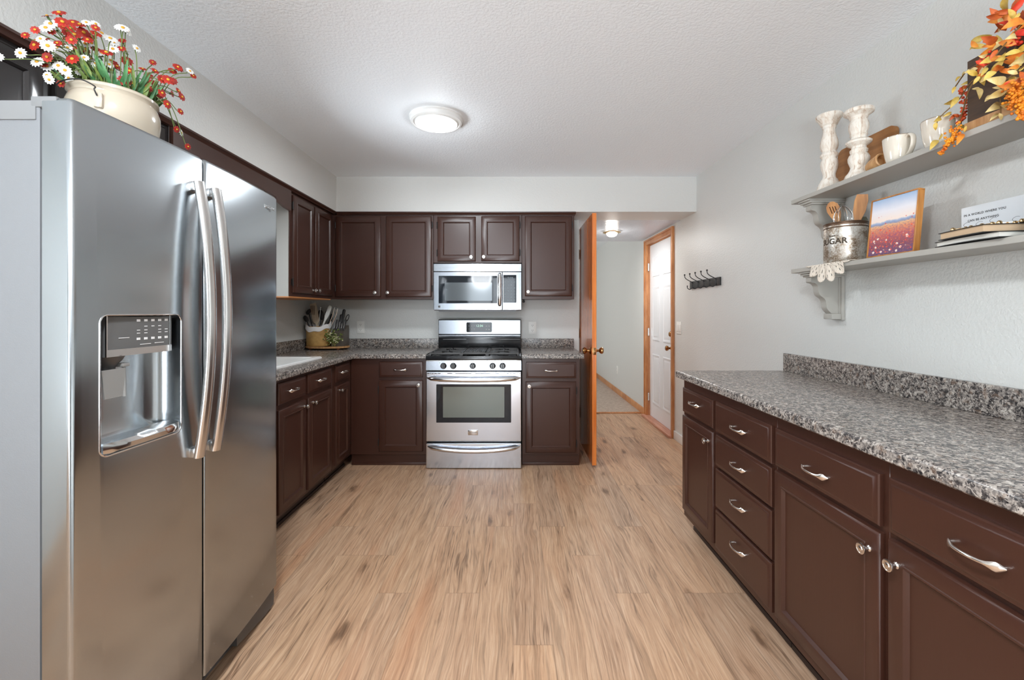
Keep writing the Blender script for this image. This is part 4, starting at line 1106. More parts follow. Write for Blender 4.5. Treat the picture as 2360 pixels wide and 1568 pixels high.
for i, (a, b, mi) in enumerate(LV):
    pa, pb = cl(*a), cl(*b)
    mid = (pa[0]+pb[0])/2
    if mid > 2228: y = 1.22+rs.uniform(-.05, .05) if pa[1] < 200 else 0.0
    else: y = 1.40+.13*min(1, (2228-mid)/110)+rs.uniform(-.02, .02)
    if y == 0.0:   # hanging over the front of the crate: stay just in front of the board
        Xf = 1.418; y = Xf*FPX/(mid-CXP)
    if pb[1] > 300 and mid > 2130: 
        Xf = 1.405; y = Xf*FPX/(mid-CXP)
    A, B = PX(pa[0], pa[1], y), PX(pb[0], pb[1], y+rs.uniform(-.015, .015))
    for q in (A, B):
        if q.x > 1.585: q.x = 1.585
        if q.z < ZU+.004 and q.x > SX-.003: q.x = SX-.004-rs.random()*.004
    m = MB(); nr = (camv-A).normalized()+Vector((rs.uniform(-.4, .4), rs.uniform(-.4, .4), rs.uniform(-.3, .5)))
    leaf_geo(m, A, B, nr, (A-B).length*rs.uniform(.30, .42)); m.build('leaf', LM[mi], cr0, OC, fix=False)
# leaves over the part of the crate beyond the picture edge
xl = [MB() for _ in LM]
for i in range(34):
    y = rs.uniform(.97, 1.34); A = Vector((rs.uniform(1.44, 1.57), y, ZU+rs.uniform(.20, .36))); d = Vector((rs.uniform(-.6, .2), rs.uniform(-.6, .6), rs.uniform(-.3, .7))).normalized()
    B = A+d*rs.uniform(.05, .09); B.x = min(B.x, 1.585)
    leaf_geo(xl[0], A, B, Vector((-1, -.5, .6)), .026)
    k_ = rs.randrange(5)
    for f in xl[0].bm.faces:
        if not f.tag: f.tag = True; f.material_index = k_
# more leaves spilling over the front of the crate
nlf = 0
for i in range(58):
    px, py = rs.uniform(2236, 2372), rs.uniform(20, 205)
    if py < 330-(px-2150)*.95-60*0 and px < 2300 and py < 90: continue
    Xf = rs.uniform(1.385, 1.420) if py > 120 else rs.uniform(1.40, 1.50); y = Xf*FPX/(px-CXP)
    A = PX(px, py, y); an = rs.uniform(0, 2*math.pi); L = rs.uniform(.028, .052)
    t1 = Vector((.60, -.80, 0)); B = A+(t1*math.cos(an)+Vector((0, 0, 1))*math.sin(an))*L
    if B.z < ZU+.01: continue
    nlf += 1; m = MB() if nlf <= 36 else xl[0]; k_ = rs.choice((0, 0, 1, 1, 2, 2, 3, 4))
    leaf_geo(m, A, B, (camv-A).normalized()+Vector((rs.uniform(-.5, .5), rs.uniform(-.5, .5), rs.uniform(-.4, .6))), L*rs.uniform(.30, .44))
    if nlf <= 36: m.build('leaf', LM[k_], cr0, OC, fix=False)
    else:
        for f in m.bm.faces:
            if not f.tag: f.tag = True; f.material_index = k_
xl[0].build('leaves', LM, cr0, OC, fix=False, kind='stuff')
# twigs
m = MB()
for ctrl in ([(1880,200),(1700,420),(1560,600)],[(1909,300),(1700,520),(1500,640),(1400,780),(1250,920),(1215,1000)],[(1560,600),(1480,700),(1420,900),(1370,1000),(1300,1150)],[(1909,560),(1740,660),(1725,900)],[(1909,180),(1830,150),(1820,100)],[(1600,480),(1460,560),(1370,680)],[(1750,640),(1909,520)]):
    pts = []
    for (a, b) in ctrl:
        px, py = cl(a, b)
        y = 1.405*FPX/(px-CXP) if (px > 2228 and py > 150) or py > 300 else (1.24 if px > 2228 else 1.40+.12*min(1, (2228-px)/110))
        q = PX(px, py, y); q.x = min(q.x, 1.58); pts.append(q)
    m.tube(curve_pts(pts, 24), .0018, 6)
m.build('twigs', plain('twig', srgb(120, 92, 52), .7), cr0, OC, kind='stuff')
M_berry = leafmat('berry_orange', srgb(196, 88, 14), srgb(240, 160, 30)); M_berryr = leafmat('berry_red', srgb(180, 44, 22), srgb(220, 96, 50))
def berries(ctrl, n, spread, r, mat, front):
    m = MB(); P_ = []
    for (a, b) in ctrl:
        px, py = cl(a, b); y = front*FPX/(px-CXP); P_.append(PX(px, py, y))
    C_ = curve_pts(P_, 20)
    for i in range(n):
        t_ = rs.random(); c_ = C_[int(t_*(len(C_)-1))]; s_ = spread*(1-.7*t_)
        m.sphere(c_+Vector((rs.gauss(0, s_), rs.gauss(0, s_), rs.gauss(0, s_))), r*rs.uniform(.8, 1.25), 8, 5)
    return m.build('berry_cluster', mat, cr0, OC, kind=None)
berries([(1365, 1000), (1345, 1090), (1300, 1150), (1250, 1215)], 120, .0075, .0036, M_berry, 1.392)
berries([(1870, 680), (1850, 770), (1880, 850), (1900, 930)], 230, .0155, .0038, M_berry, 1.385)
berries([(1450, 700), (1450, 800), (1430, 900), (1420, 960)], 70, .008, .004, M_berryr, 1.46)
berries([(1640, 440), (1620, 500)], 26, .008, .004, LM[4], 1.40)
berries([(1860, 320), (1800, 350)], 30, .008, .0045, LM[4], 1.42)

# ---------------------------------------------------------------- things on the lower shelf
CC = (1.5035, 1.985, ZL); CR = .0815
def tin():
    n = N('worn_tin'); c = n.coords(); a = n.noise(c, 14, 4, .7); f = n.noise(c, 160, 4, .8)
    t_ = n.math('ADD', n.math('MULTIPLY', a, .62), n.math('MULTIPLY', f, .5))
    z = n.sep(c)[2]
    n.set(color=n.ramp(t_, [(.40, srgb(70, 58, 48)), (.50, srgb(150, 132, 112)), (.60, srgb(206, 202, 194)), (.75, srgb(228, 228, 226))]), metal=.55, rough=n.ramp(a, [(.3, .5), (.6, .28)]))
    n.bump(f, .2, .0008); return n.m
M_tin = tin(); M_tinrim = plain('rusty_tin_rim', srgb(96, 74, 58), .4, .7, bump=.3, bscale=120)
cn = thing('sugar_canister', 'worn round tin canister printed SUGAR at the far end of the lower shelf', 'canister', CC)
zc0 = .004
g = MB(); g.lathe([(CR-.002, zc0), (CR, zc0+.003), (CR, .165), (CR-.001, .178)], 48, cap=False); g.lathe([(CR-.003, .178), (CR-.003, .012), (.001, .010)], 48, cap=False); g.lathe([(.001, zc0), (CR-.002, zc0)], 48, cap=False); g.build('canister_body', M_tin, cn)
g = MB(); g.lathe([(CR-.001, .158), (CR+.0015, .160), (CR+.0015, .163), (CR-.0005, .165), (CR-.0002, .178), (CR+.002, .180), (CR+.002, .183), (CR-.003, .185), (CR-.004, .178)], 48, cap=False); g.build('canister_rim', M_tinrim, cn)
# stencilled word bent round the tin, facing the viewer
va_ = math.atan2(-CC[1], -CC[0])
g = MB()
for txt, size, z, dang in (('SUGAR', .0345, .098, -.60), ('~ finest ~', .013, .124, -.62)):
    vs, fs = text_geo(txt, size, 0, .0011 if size > .03 else .0004, 1.05)
    out = []
    for v in vs:
        a = va_+dang+v.x/CR
        out.append((math.cos(a)*(CR+.0006), math.sin(a)*(CR+.0006), z+v.z))
    g.mesh(out, fs)
g.build('stencil_lettering', plain('stencil_ink', srgb(62, 50, 36), .7), cn, fix=False)
# utensils standing in the canister
def uten(name, label, mb, mat):
    return tag(mb.build(name, mat), label, 'utensil')
def blade(m, base, tip, nrm, prof, th=.004):
    """prof: (t, halfwidth) along base-tip, flat piece with thickness"""
    base, tip = Vector(base), Vector(tip); u = (tip-base).normalized(); L = (tip-base).length
    nrm = Vector(nrm); nrm = (nrm-u*nrm.dot(u)).normalized(); s_ = u.cross(nrm)
    left = [base+u*L*t_-s_*w_ for t_, w_ in prof]; right = [base+u*L*t_+s_*w_ for t_, w_ in prof]
    poly = left+right[::-1]
    m.loft([[p-nrm*th/2 for p in poly], [p+nrm*th/2 for p in poly]])
vw = (-.72, -.68, 0)
Bx, By = CC[0], CC[1]
m = MB(); a0 = Vector((Bx+.02, By-.02, ZL+.02)); a1 = PX(1914, 466, 2.03)
blade(m, a0, a1, vw, [(0, .005), (.55, .006), (.66, .010), (.76, .020), (.86, .026), (.94, .022), (.985, .012), (1, .004)], .005)
m.mi = 1
for k in (-1, 0, 1):
    u = (a1-a0).normalized(); c_ = a0+(a1-a0)*.86+Vector((.68, -.72, 0))*k*.010-Vector((-.72, -.68, 0))*-.0032
    m.tube([c_-u*.018, c_+u*.016], .0017, 6)
tag(m.build('slotted_spoon', [M_spoonwood, plain('slot_shadow_wood', srgb(74, 40, 18), .7)]), 'wooden slotted spoon leaning left in the sugar canister', 'utensil')
m = MB(); a0 = Vector((Bx-.03, By+.015, ZL+.02)); a1 = PX(1934, 500, 1.985)
m.tube([a0, a1], [.005, .0055], 8); tag(m.build('wooden_spoon_handle', M_lightwood), 'pale wooden spoon handle just left of the whisk in the canister', 'utensil')
m = MB(); top = PX(1943, 477, 1.96); bot = PX(1943, 548, 1.955)
ux = Vector((.68, -.72, 0)).normalized(); uy = Vector((-.72, -.68, 0)).normalized()
for k in range(5):
    a = math.pi*k/5; d = ux*math.cos(a)+uy*math.sin(a); w_ = .036
    L = [bot+Vector((0, 0, 0)), bot+d*w_*.55+Vector((0, 0, .045)), bot+d*w_*.98+Vector((0, 0, .085)), bot+d*w_*.75+Vector((0, 0, .118)), top+Vector((0, 0, .006))]
    Rr = [bot-d*w_*.55+Vector((0, 0, .045)), bot-d*w_*.98+Vector((0, 0, .085)), bot-d*w_*.75+Vector((0, 0, .118))]
    m.tube(curve_pts(L+Rr[::-1]+[bot], 40), .0011, 6)
m.cyl(bot+Vector((0, 0, -.055)), bot, .007, 10)
uten('wire_whisk', 'steel balloon whisk standing in the middle of the sugar canister', m, M_steelpol)
m = MB(); a0 = Vector((Bx-.005, By-.035, ZL+.02)); a1 = PX(1988, 448, 1.905)
blade(m, a0, a1, vw, [(0, .006), (.5, .007), (.62, .013), (.74, .022), (.90, .024), (1, .019)], .006)
uten('wooden_spatula', 'broad wooden spatula on the right side of the sugar canister', m, M_spoonwood)
m = MB(); a0 = Vector((Bx+.03, By-.02, ZL+.02)); a1 = PX(1993, 500, 1.96)
blade(m, a0, a1, vw, [(0, .005), (.6, .006), (.75, .014), (.92, .016), (1, .006)], .005)
uten('grey_spoon', 'dull grey-green spoon low behind the wooden spatula', m, plain('grey_green_enamel', srgb(110, 112, 96), .4))

# crocheted doily under the canister, folded over the shelf edge
def doily():
    m = MB(); cx_, cy_ = 1.487, 1.975; NT, NR = 192, 30
    def pos(r, a):
        x = cx_+r*math.cos(a); y = cy_+r*math.sin(a); z = ZL+.0022
        if x < SX-.003:
            ov = SX-.003-x; z = ZL+.0022-max(0, ov-.002); x = SX-.0045-.004*math.sin(a*16)*min(1, ov/.05)-.003*min(1, ov/.05)
        if x > XR-.002: x = XR-.002
        return (x, y, z)
    pet = 14
    for j in range(NT):
        a0, a1 = 2*math.pi*j/NT, 2*math.pi*(j+1)/NT; am = (a0+a1)/2
        ph = (am*pet/(2*math.pi)) % 1
        rmax = .128+.034*(1-abs(2*ph-1)**1.5)
        for i in range(NR):
            r0, r1 = .02+(rmax-.02)*i/NR, .02+(rmax-.02)*(i+1)/NR; rm = (r0+r1)/2
            hole = False
            if .080 < rm < rmax-.012:
                u = abs(2*ph-1)
                if .088 < rm < .098 and (j % 6) == 1: hole = True
                if .106 < rm < .118 and u < .80 and (j % 4) == 1: hole = True
                if .127 < rm < .139 and u < .60 and (j % 4) == 3 and rm < rmax-.014: hole = True
                if .074 < rm < .084 and (j % 8) in (2, 3, 4): hole = True
            if hole: continue
            m._add([pos(r0, a0), pos(r1, a0), pos(r1, a1), pos(r0, a1)], [(0, 1, 2, 3)])
    bmesh.ops.remove_doubles(m.bm, verts=m.bm.verts, dist=.00005)
    return m
dm = doily(); o = dm.build('doily', plain('ivory_crochet', srgb(226, 216, 202), .85, bump=.6, bscale=300), fix=False)
sd_ = o.modifiers.new('t', 'SOLIDIFY'); sd_.thickness = .0016; sd_.offset = 1
tag(o, 'ivory crocheted doily under the canister, hanging over the lower shelf edge', 'doily')

# framed meadow picture, leaning back
pc = thing('framed_picture', 'small framed painting of a red flower meadow under a pale sky', 'picture', (1.455, 1.684, ZL)); OP = tuple(pc.location)
pb0, pb1 = Vector((1.4345, 1.782, 0)), Vector((1.4475, 1.585, 0)); du = (pb1-pb0); PW_ = du.length; du.normalize()
lean = R(5.5); PH = .234
nf = Vector((du.y, -du.x, 0));  nf = nf if nf.x < 0 else -nf
up = (Vector((0, 0, 1))*math.cos(lean) - nf*math.sin(lean)); nn = du.cross(up); nn = nn if nn.x < 0 else -nn
org = Vector((pb0.x, pb0.y, ZL+.0005))
T = Matrix(((du.x, -nn.x, up.x, org.x), (du.y, -nn.y, up.y, org.y), (du.z, -nn.z, up.z, org.z+.002), (0, 0, 0, 1)))   # local x right, y into the picture, z up
g = MB(); fw = .0055; dp = .024
g.box(0, PW_, 0, dp, 0, fw, T, .001, 1); g.box(0, PW_, 0, dp, PH-fw, PH, T, .001, 1); g.box(0, fw, 0, dp, fw, PH-fw, T, .001, 1); g.box(PW_-fw, PW_, 0, dp, fw, PH-fw, T, .001, 1); g.box(fw, PW_-fw, dp-.004, dp-.001, fw, PH-fw, T)
g.build('frame', M_framewood, pc, OP)
def meadow():
    n = N('meadow_painting'); uv = n.coords('UV'); x, y, z = n.sep(uv)
    wob = n.noise(uv, 6, 4, .6); yw = n.math('ADD', y, n.math('MULTIPLY', n.math('SUBTRACT', wob, .5), .07))
    col = n.ramp(yw, [(.0, srgb(96, 70, 104)), (.16, srgb(128, 62, 72)), (.34, srgb(186, 92, 82)), (.46, srgb(214, 140, 100)), (.52, srgb(222, 176, 130)), (.545, srgb(132, 142, 168)), (.575, srgb(150, 166, 196)), (.60, srgb(232, 214, 202)), (.78, srgb(222, 220, 226)), (1.0, srgb(150, 176, 208))])
    st = n.noise(n.mapping(uv, (14, 26, 1)), 1.6, 5, .75); low = n.ramp(y, [(.50, 1), (.56, 0)])
    col = n.mix(n.math('MULTIPLY', n.ramp(st, [(.40, 1), (.52, 0)]), n.math('MULTIPLY', low, .6)), col, srgb(92, 74, 124))
    col = n.mix(n.math('MULTIPLY', n.ramp(st, [(.55, 0), (.66, 1)]), n.math('MULTIPLY', low, .7)), col, srgb(236, 150, 96))
    for sc_, c_, th, seed, up_ in ((11, srgb(222, 62, 40), .20, 0, .52), (9, srgb(244, 222, 208), .24, 3.3, .34), (12, srgb(232, 96, 60), .22, 7.7, .30), (9, srgb(206, 58, 44), .13, 5.2, .72)):
        v = n.voronoi(n.mapping(uv, (sc_, sc_*1.25, 1), (seed, seed*.7, 0)), 1.0)
        v = n.math('ADD', v, n.math('MULTIPLY', n.math('SUBTRACT', n.noise(uv, 40, 2), .5), .18))
        msk = n.math('MULTIPLY', n.ramp(v, [(th-.04, 1), (th+.04, 0)]), n.ramp(y, [(up_-.04, 1), (up_, 0)]))
        col = n.mix(n.math('MULTIPLY', msk, .85), col, c_)
    n.set(color=col, rough=.55); n.bump(n.noise(uv, 60, 3), .25, .001); return n.m
g = MB(); g._add([T @ Vector(v) for v in ((fw, .003, fw), (PW_-fw, .003, fw), (PW_-fw, .003, PH-fw), (fw, .003, PH-fw))], [(0, 1, 2, 3)])
uvl = g.bm.loops.layers.uv.new('UVMap')
for f in g.bm.faces:
    for l_, uv_ in zip(f.loops, ((0, 0), (1, 0), (1, 1), (0, 1))): l_[uvl].uv = uv_
g.build('painting', meadow(), pc, OP, fix=False)
g = MB(); p_ = T @ Vector((PW_/2, dp, PH*.62)); q_ = Vector((1.545, (pb0.y+pb1.y)/2, ZL+.001)); g.tube([p_, q_], [.006, .006], 8); g.build('strut', M_framewood, pc, OP)

# two worn books lying turned on the shelf
def book(label, B, u, L, v, Wd, z, th, pages, cover, arch=.004):
    u, v = Vector((*u, 0)).normalized(), Vector((*v, 0)).normalized(); B = Vector((*B, 0))
    t = thing('book', label, 'book', (B.x+u.x*L/2+v.x*Wd/2, B.y+u.y*L/2+v.y*Wd/2, z)); off = tuple(t.location)
    def slab(m, s0, s1, t0, t1, z0_, z1_, ar):
        n = 10; rb = []; rt = []
        rows = []
        for i in range(n+1):
            s_ = s0+(s1-s0)*i/n; zz = ar*math.sin(math.pi*min(1, max(0, s_/L)))
            p0 = B+u*s_+v*t0; p1 = B+u*s_+v*t1
            rows.append([(p0.x, p0.y, z0_+zz), (p1.x, p1.y, z0_+zz), (p1.x, p1.y, z1_+zz), (p0.x, p0.y, z1_+zz)])
        m.loft(rows)
    m = MB(); slab(m, .004, L-.004, .004, Wd-.003, z+.002, z+th-.002, arch); m.build('pages', pages, t, off)
    m = MB(); slab(m, 0, L, 0, Wd, z, z+.002, arch); slab(m, 0, L, 0, Wd, z+th-.002, z+th, arch); slab(m, 0, L, Wd-.004, Wd, z, z+th, arch); m.build('cover', cover, t, off)
def pagemat(name, rgb):
    n = N(name); c = n.coords(); g_ = n.noise(n.mapping(c, (4, 4, 700)), 1, 2)
    n.set(color=n.mix(n.math('MULTIPLY', g_, .45), rgb, tuple(v_*.6 for v_ in rgb)), rough=.8); return n.m
M_pw = pagemat('white_page_block', srgb(222, 220, 212)); M_pt = pagemat('tan_page_block', srgb(206, 178, 146))
book('thin black-covered book with white pages at the bottom on the shelf', (1.398, 1.262), (.10, .995), .215, (.985, -.12), .165, ZL+.0008, .0175, M_pw, M_blackmat, .002)
book('black-covered book with tan pages resting on the white-paged one', (1.385, 1.293), (.14, .99), .160, (.975, -.22), .155, ZL+.0205, .0235, M_pt, M_blackmat, .001)
zb = ZL+.0205+.0245
# white card with two lines of print, standing at the wall
t = thing('quote_card', 'white printed card standing behind the books against the wall', 'card', (1.556, 1.43, ZL)); off = tuple(t.location)
g = MB(); g.box(1.5535, 1.5560, 1.325, 1.519, ZL+.0465, 1.620); g.build('card', M_canvas, t, off)
g = MB(); g.box(1.5565, 1.566, 1.33, 1.50, ZL, 1.56); g.build('card_stand', M_lightwood, t, off)
Mt = Matrix.Rotation(R(-90), 4, 'Z')
g = MB()
for txt, size, y, z in (('IN A WORLD WHERE YOU', .0100, 1.446, 1.592), ('CAN BE ANYTHING', .0100, 1.450, 1.572)):
    vs, fs = text_geo(txt, size, 0, .0002, 1.1); g.mesh(vs, fs, Matrix.Translation((1.5530, y, z)) @ Mt)
g.build('print', M_darkprint, t, off, fix=False)
# string of brass and dark beads on the top book
t = thing('bead_garland', 'string of brass and dark beads lying on the tan-paged book', 'garland', (1.47, 1.36, zb)); off = tuple(t.location)
bpts = []
for i in range(15):
    a = i/14; bpts.append(Vector((1.437+.055*a+.010*math.sin(a*9), 1.432-.170*a, zb+.0085+.002*math.sin(a*14))))
g = MB(); g.tube(bpts, .0014, 6); g.build('string', M_gold, t, off)
for i, p_ in enumerate(bpts):
    r = (.0078, .0050, .0064)[i % 3]; g = MB(); g.sphere(p_+Vector((0, 0, r-.0085)), r, 12, 8, (1, .8, 1)); g.build('bead', M_gold if i % 3 != 1 else M_lightwood, t, off)
for i in range(4):
    g = MB(); p_ = bpts[2+i*3]; g.tube(curve_pts([p_, p_+Vector((-.002, .006, .009)), p_+Vector((0, -.003, .016)), p_+Vector((.002, -.010, .015))], 12), .00045, 5); g.build('wire_loop', M_blackmat, t, off)
# kitchen scale with round dial
SC = Vector((1.462, 1.135, ZL)); t = thing('kitchen_scale', 'black vintage kitchen scale with a large cream dial at the shelf end', 'scale', tuple(SC)); off = tuple(SC)
dirn = Vector((-.80, -.60, 0)).normalized(); q = Vector((0, 0, 1)).rotation_difference(dirn).to_matrix().to_4x4()
DR = .085; dc = SC+Vector((0, 0, DR+.012))
g = MB(); g.lathe([(DR*.9, -.045), (DR, -.03), (DR+.004, 0), (DR+.005, .008), (DR-.002, .012), (DR-.008, .008), (DR-.009, .004), (.001, .004)], 48, Matrix.Translation(dc) @ q); g.build('dial_housing', plain('aged_black_bronze', srgb(66, 58, 50), .4, .5), t, off)
g = MB(); g.lathe([(DR-.009, .0045), (DR-.009, .0055), (.001, .0055)], 48, Matrix.Translation(dc) @ q); g.build('dial_face', plain('aged_cream_enamel', srgb(176, 168, 150), .5, bump=.1), t, off)
# dial marks
sx_ = Vector((0, 0, 1)).cross(dirn).normalized()  # viewer's right
D = Matrix(((sx_.x, -dirn.x, 0, dc.x+dirn.x*.0065), (sx_.y, -dirn.y, 0, dc.y+dirn.y*.0065), (0, 0, 1, dc.z), (0, 0, 0, 1)))
g = MB()
for k in range(60):
    a = 2*math.pi*k/60; r1 = DR-.012; r0 = r1-(.009 if k % 5 == 0 else .005); w_ = .0008 if k % 5 == 0 else .0004
    c_, s_ = math.cos(a), math.sin(a)
    g._add([D @ Vector((r0*c_-w_*s_, 0, r0*s_+w_*c_)), D @ Vector((r0*c_+w_*s_, 0, r0*s_-w_*c_)), D @ Vector((r1*c_+w_*s_, 0, r1*s_-w_*c_)), D @ Vector((r1*c_-w_*s_, 0, r1*s_+w_*c_))], [(0, 1, 2, 3)])
for k in range(12):
    a = R(90)-2*math.pi*k/12; vs, fs = text_geo(str(k*2 if k else 24), .0125, 0, .0002)
    g.mesh(vs, fs, D @ Matrix.Translation(((DR-.030)*math.cos(a), 0, (DR-.030)*math.sin(a))))
g.build('dial_marks', M_darkprint, t, off, fix=False)
g = MB(); g._add([D @ Vector(v) for v in ((-.003, -.001, -.01), (.003, -.001, -.01), (.0006, -.001, .058), (-.0006, -.001, .058))], [(0, 1, 2, 3)]); g.build('pointer', M_blackmat, t, off, fix=False)
g = MB(); b0 = SC-dirn*.02; g.lathe([(.062, 0), (.062, .006), (.050, .014), (.034, .02), (.030, .05), (.030, .15)], 28, Matrix.Translation(b0)); g.cyl(b0+Vector((0, 0, .15)), b0+Vector((0, 0, .205)), .008, 12); g.build('scale_base', M_blackmat, t, off)
g = MB(); g.lathe([(.010, .195), (.05, .205), (.088, .212), (.092, .217), (.088, .222), (.06, .214), (.001, .208)], 40, Matrix.Translation(b0)); g.build('weighing_plate', M_blackmat, t, off)

# ---------------------------------------------------------------- utensil corner on the left countertop
ZT_ = ZW1+.0005
tr = thing('wooden_tray', 'oval rustic wooden tray on small feet in the counter corner', 'tray', (-1.70, 4.015, ZT_)); off = tuple(tr.location)
def ell(rx, ry, z, n=36): return [(-1.700+rx*math.cos(2*math.pi*i/n), 4.015+ry*math.sin(2*math.pi*i/n), z) for i in range(n)]
g = MB(); g.loft([ell(.186, .112, ZT_+.012), ell(.196, .120, ZT_+.016), ell(.198, .122, ZT_+.030), ell(.192, .116, ZT_+.032), ell(.186, .110, ZT_+.026), ell(.01, .01, ZT_+.025)]); g.build('tray_top', M_lightwood, tr, off)
for dx, dy in ((-.13, -.06), (.12, -.065), (-.12, .06), (.12, .06)):
    g = MB(); g.sphere((-1.70+dx, 4.015+dy, ZT_+.010), .0135, 12, 8, (1.2, 1, .74)); g.build('foot', plain('orange_turned_foot', srgb(150, 82, 36), .4), tr, off)
zt2 = ZT_+.0325
def sxy(px, py, y): return PX(px, py, y)
ck0 = thing('utensil_crock', 'tan wooden utensil holder lined with white cloth on the tray', 'utensil holder', (-1.79, 4.03, zt2)); off = tuple(ck0.location)
cx_, cy_ = -1.785, 4.015; ra, rb = .106, .086
def el2(ra, rb, z, n=40, f=None): return [(cx_+ra*math.cos(2*math.pi*i/n), cy_+rb*math.sin(2*math.pi*i/n), z+(f(2*math.pi*i/n) if f else 0)) for i in range(n)]
g = MB(); g.loft([el2(ra-.003, rb-.003, zt2), el2(ra, rb, zt2+.004), el2(ra, rb, zt2+.178)], cap1=False); g.loft([el2(ra-.006, rb-.006, zt2+.178), el2(ra-.006, rb-.006, zt2+.01)], cap0=False, cap1=True)
g.build('holder_body', wood('honey_wood', srgb(162, 122, 66), srgb(206, 168, 104), .5, (12, 12, 12)), ck0, off)
fl = lambda a: -.012+.016*math.cos(2*a)+.004*math.sin(7*a)+(.012 if math.sin(a) > 0 else -.006)
fl2 = lambda a: -.030+.012*math.cos(2*a+.4)+.006*math.sin(7*a)-(.014*max(0, -math.sin(a)))
g = MB(); g.loft([el2(ra-.012, rb-.012, zt2+.14), el2(ra-.008, rb-.008, zt2+.20, f=fl), el2(ra+.003, rb+.003, zt2+.206, f=fl), el2(ra+.006, rb+.006, zt2+.200, f=fl), el2(ra+.007, rb+.007, zt2+.185, f=fl2)], cap0=False, cap1=False)
g.build('cloth_liner', plain('white_liner_cloth', srgb(226, 224, 222), .85, bump=.3), ck0, off)
def utn(name, label, mb, mat): return tag(mb.build(name, mat), label, 'utensil')
zin = zt2+.012
vf = (0, -1, 0)
m = MB(); blade(m, (-1.76, 4.01, zin), PX(721, 700, 4.0), vf, [(0, .007), (.50, .008), (.56, .028), (.75, .031), (1, .029)], .006)
m.mi = 1
for k in (-1.5, -.5, .5, 1.5): 
    c_ = PX(721, 712, 3.9965); m.box(c_.x+k*.011-.0012, c_.x+k*.011+.0012, c_.y-.0042, c_.y-.002, c_.z-.055, c_.z+.028)
utn('wooden_turner', 'pale slotted wooden turner standing at the left in the utensil holder', m, [M_paleblade, M_cabdark])
m = MB(); blade(m, (-1.80, 3.99, zin), PX(762, 705, 3.985), vf, [(0, .006), (.62, .007), (.70, .014), (.78, .018), (.95, .018), (1, .010)], .005)
utn('white_spatula', 'white plastic spatula leaning right in the utensil holder', m, M_plate)
def ladle(label, tip, ang, sc_=(1, .4, 1.25), r=.030, base=(-1.80, 4.02)):
    m = MB(); tp_ = PX(*tip); m.tube([(base[0], base[1], zin), tp_], [.005, .006], 8)
    m.sphere(tp_, r, 14, 10, sc_, Matrix.Rotation(ang, 4, 'Y')); return utn('black_ladle', label, m, M_blackmat)
ladle('black plastic ladle hanging out at the far left of the utensil holder', (705, 735, 3.985), R(60), (1, .45, .62), .032)
ladle('black spoon behind the wooden turner', (711, 719, 4.03), R(35), (.7, .4, 1.2), .026)
ladle('black slotted spoon between the turner and the white spatula', (740, 726, 4.035), R(-12), (.8, .4, 1.5), .032)
ladle('second black spoon right of the slotted one', (753, 722, 4.085), R(18), (.7, .35, 1.4), .024)
ladle('black turner behind the white spatula', (763, 733, 4.055), R(8), (.6, .3, 1.6), .024)
m = MB(); tp_ = PX(739, 709, 4.0)
m.tube([(-1.79, 4.0, zin), tp_], .0028, 8); m.sphere(tp_, .010, 10, 8); utn('steel_skewer', 'thin steel tool with small round end in the utensil holder', m, M_steelpol)
m = MB()
for s_, w_ in ((0, 0), (1, .012)):
    m.tube([(-1.745+w_, 3.985, zin), PX(767+s_*8, 726, 3.99), PX(770+s_*8, 712, 3.99)], .003, 8)
m.tube(curve_pts([PX(770, 712, 3.99), PX(774, 707.5, 3.99), PX(778.5, 712, 3.99)], 10), .003, 8)
for k in range(5): m.tube([PX(771, 714+k*5, 3.99), PX(778, 714+k*5, 3.99)], .002, 6)
utn('steel_tongs', 'steel wire tongs at the right edge of the utensil holder', m, M_steelpol)
# knife block
kb = thing('knife_block', 'dark wooden knife block with black-handled knives on the tray', 'knife block', (-1.612, 4.02, zt2)); off = tuple(kb.location)
g = MB(); kx0, kx1 = PX(768, 0, 4.0).x, PX(796.5, 0, 4.0).x
g.prism([(3.955, zt2), (4.085, zt2), (4.085, zt2+.185), (3.99, zt2+.150), (3.955, zt2+.122)], kx0, kx1, 'x'); 
g.build('block', plain('dark_block_wood', srgb(92, 84, 74), .5, bump=.2), kb, off)
g = MB(); g.box(kx0+.018, kx1-.028, 3.9535, 3.956, zt2+.062, zt2+.076); g.build('maker_plate', plain('silver_label', srgb(176, 172, 162), .3, .6), kb, off)
for i in range(5):
    px = 771.5+i*5.3
    k = thing('knife', 'black riveted knife handle standing in the block front row', 'knife', (0, 0, 0), group='steak knives in the front row of the block')
    p0 = PX(px, 757.5, 3.985); p1 = PX(px+5.2, 737.5, 4.03); k.location = p0; ko = tuple(p0)
    g = MB(); g.tube([p0-(p1-p0)*.25, p0, p0+(p1-p0)*.5, p1], [.0045, .0075, .0065, .0080], 10, flat=(1, .6, (1, 0, 0))); g.build('knife_handle', M_blackmat, k, ko)
    g = MB(); g.tube([p0+Vector((-.0040, -.0055, 0)), p1+Vector((-.0040, -.0055, 0))], .0018, 6); g.build('bolster_strip', M_steelpol, k, ko)
def bigknife(label, p0, p1, r):
    g = MB(); a, b = PX(*p0), PX(*p1); g.tube([a, a+(b-a)*.5, b], [r*.85, r, r*1.1], 12, flat=(1, .6, (1, 0, 0))); g.sphere(b, r*1.1, 10, 8, (1, .6, 1)); return tag(g.build('chef_knife', M_blackmat), label, 'knife')
bigknife('large black knife handle rising tallest out of the knife block', (787, 745, 4.06), (793, 716.5, 4.07), .0135)
bigknife('second black knife handle just left of the tallest one', (784, 742, 4.05), (786.5, 728, 4.06), .0125)
m = MB(); cs = PX(800.5, 733, 4.05)
m.tube([cs+Vector((.017*math.cos(a)*.72+.010*math.sin(a), 0, .030*math.sin(a))) for a in [2*math.pi*i/20 for i in range(20)]], .0042, 8, closed=True)
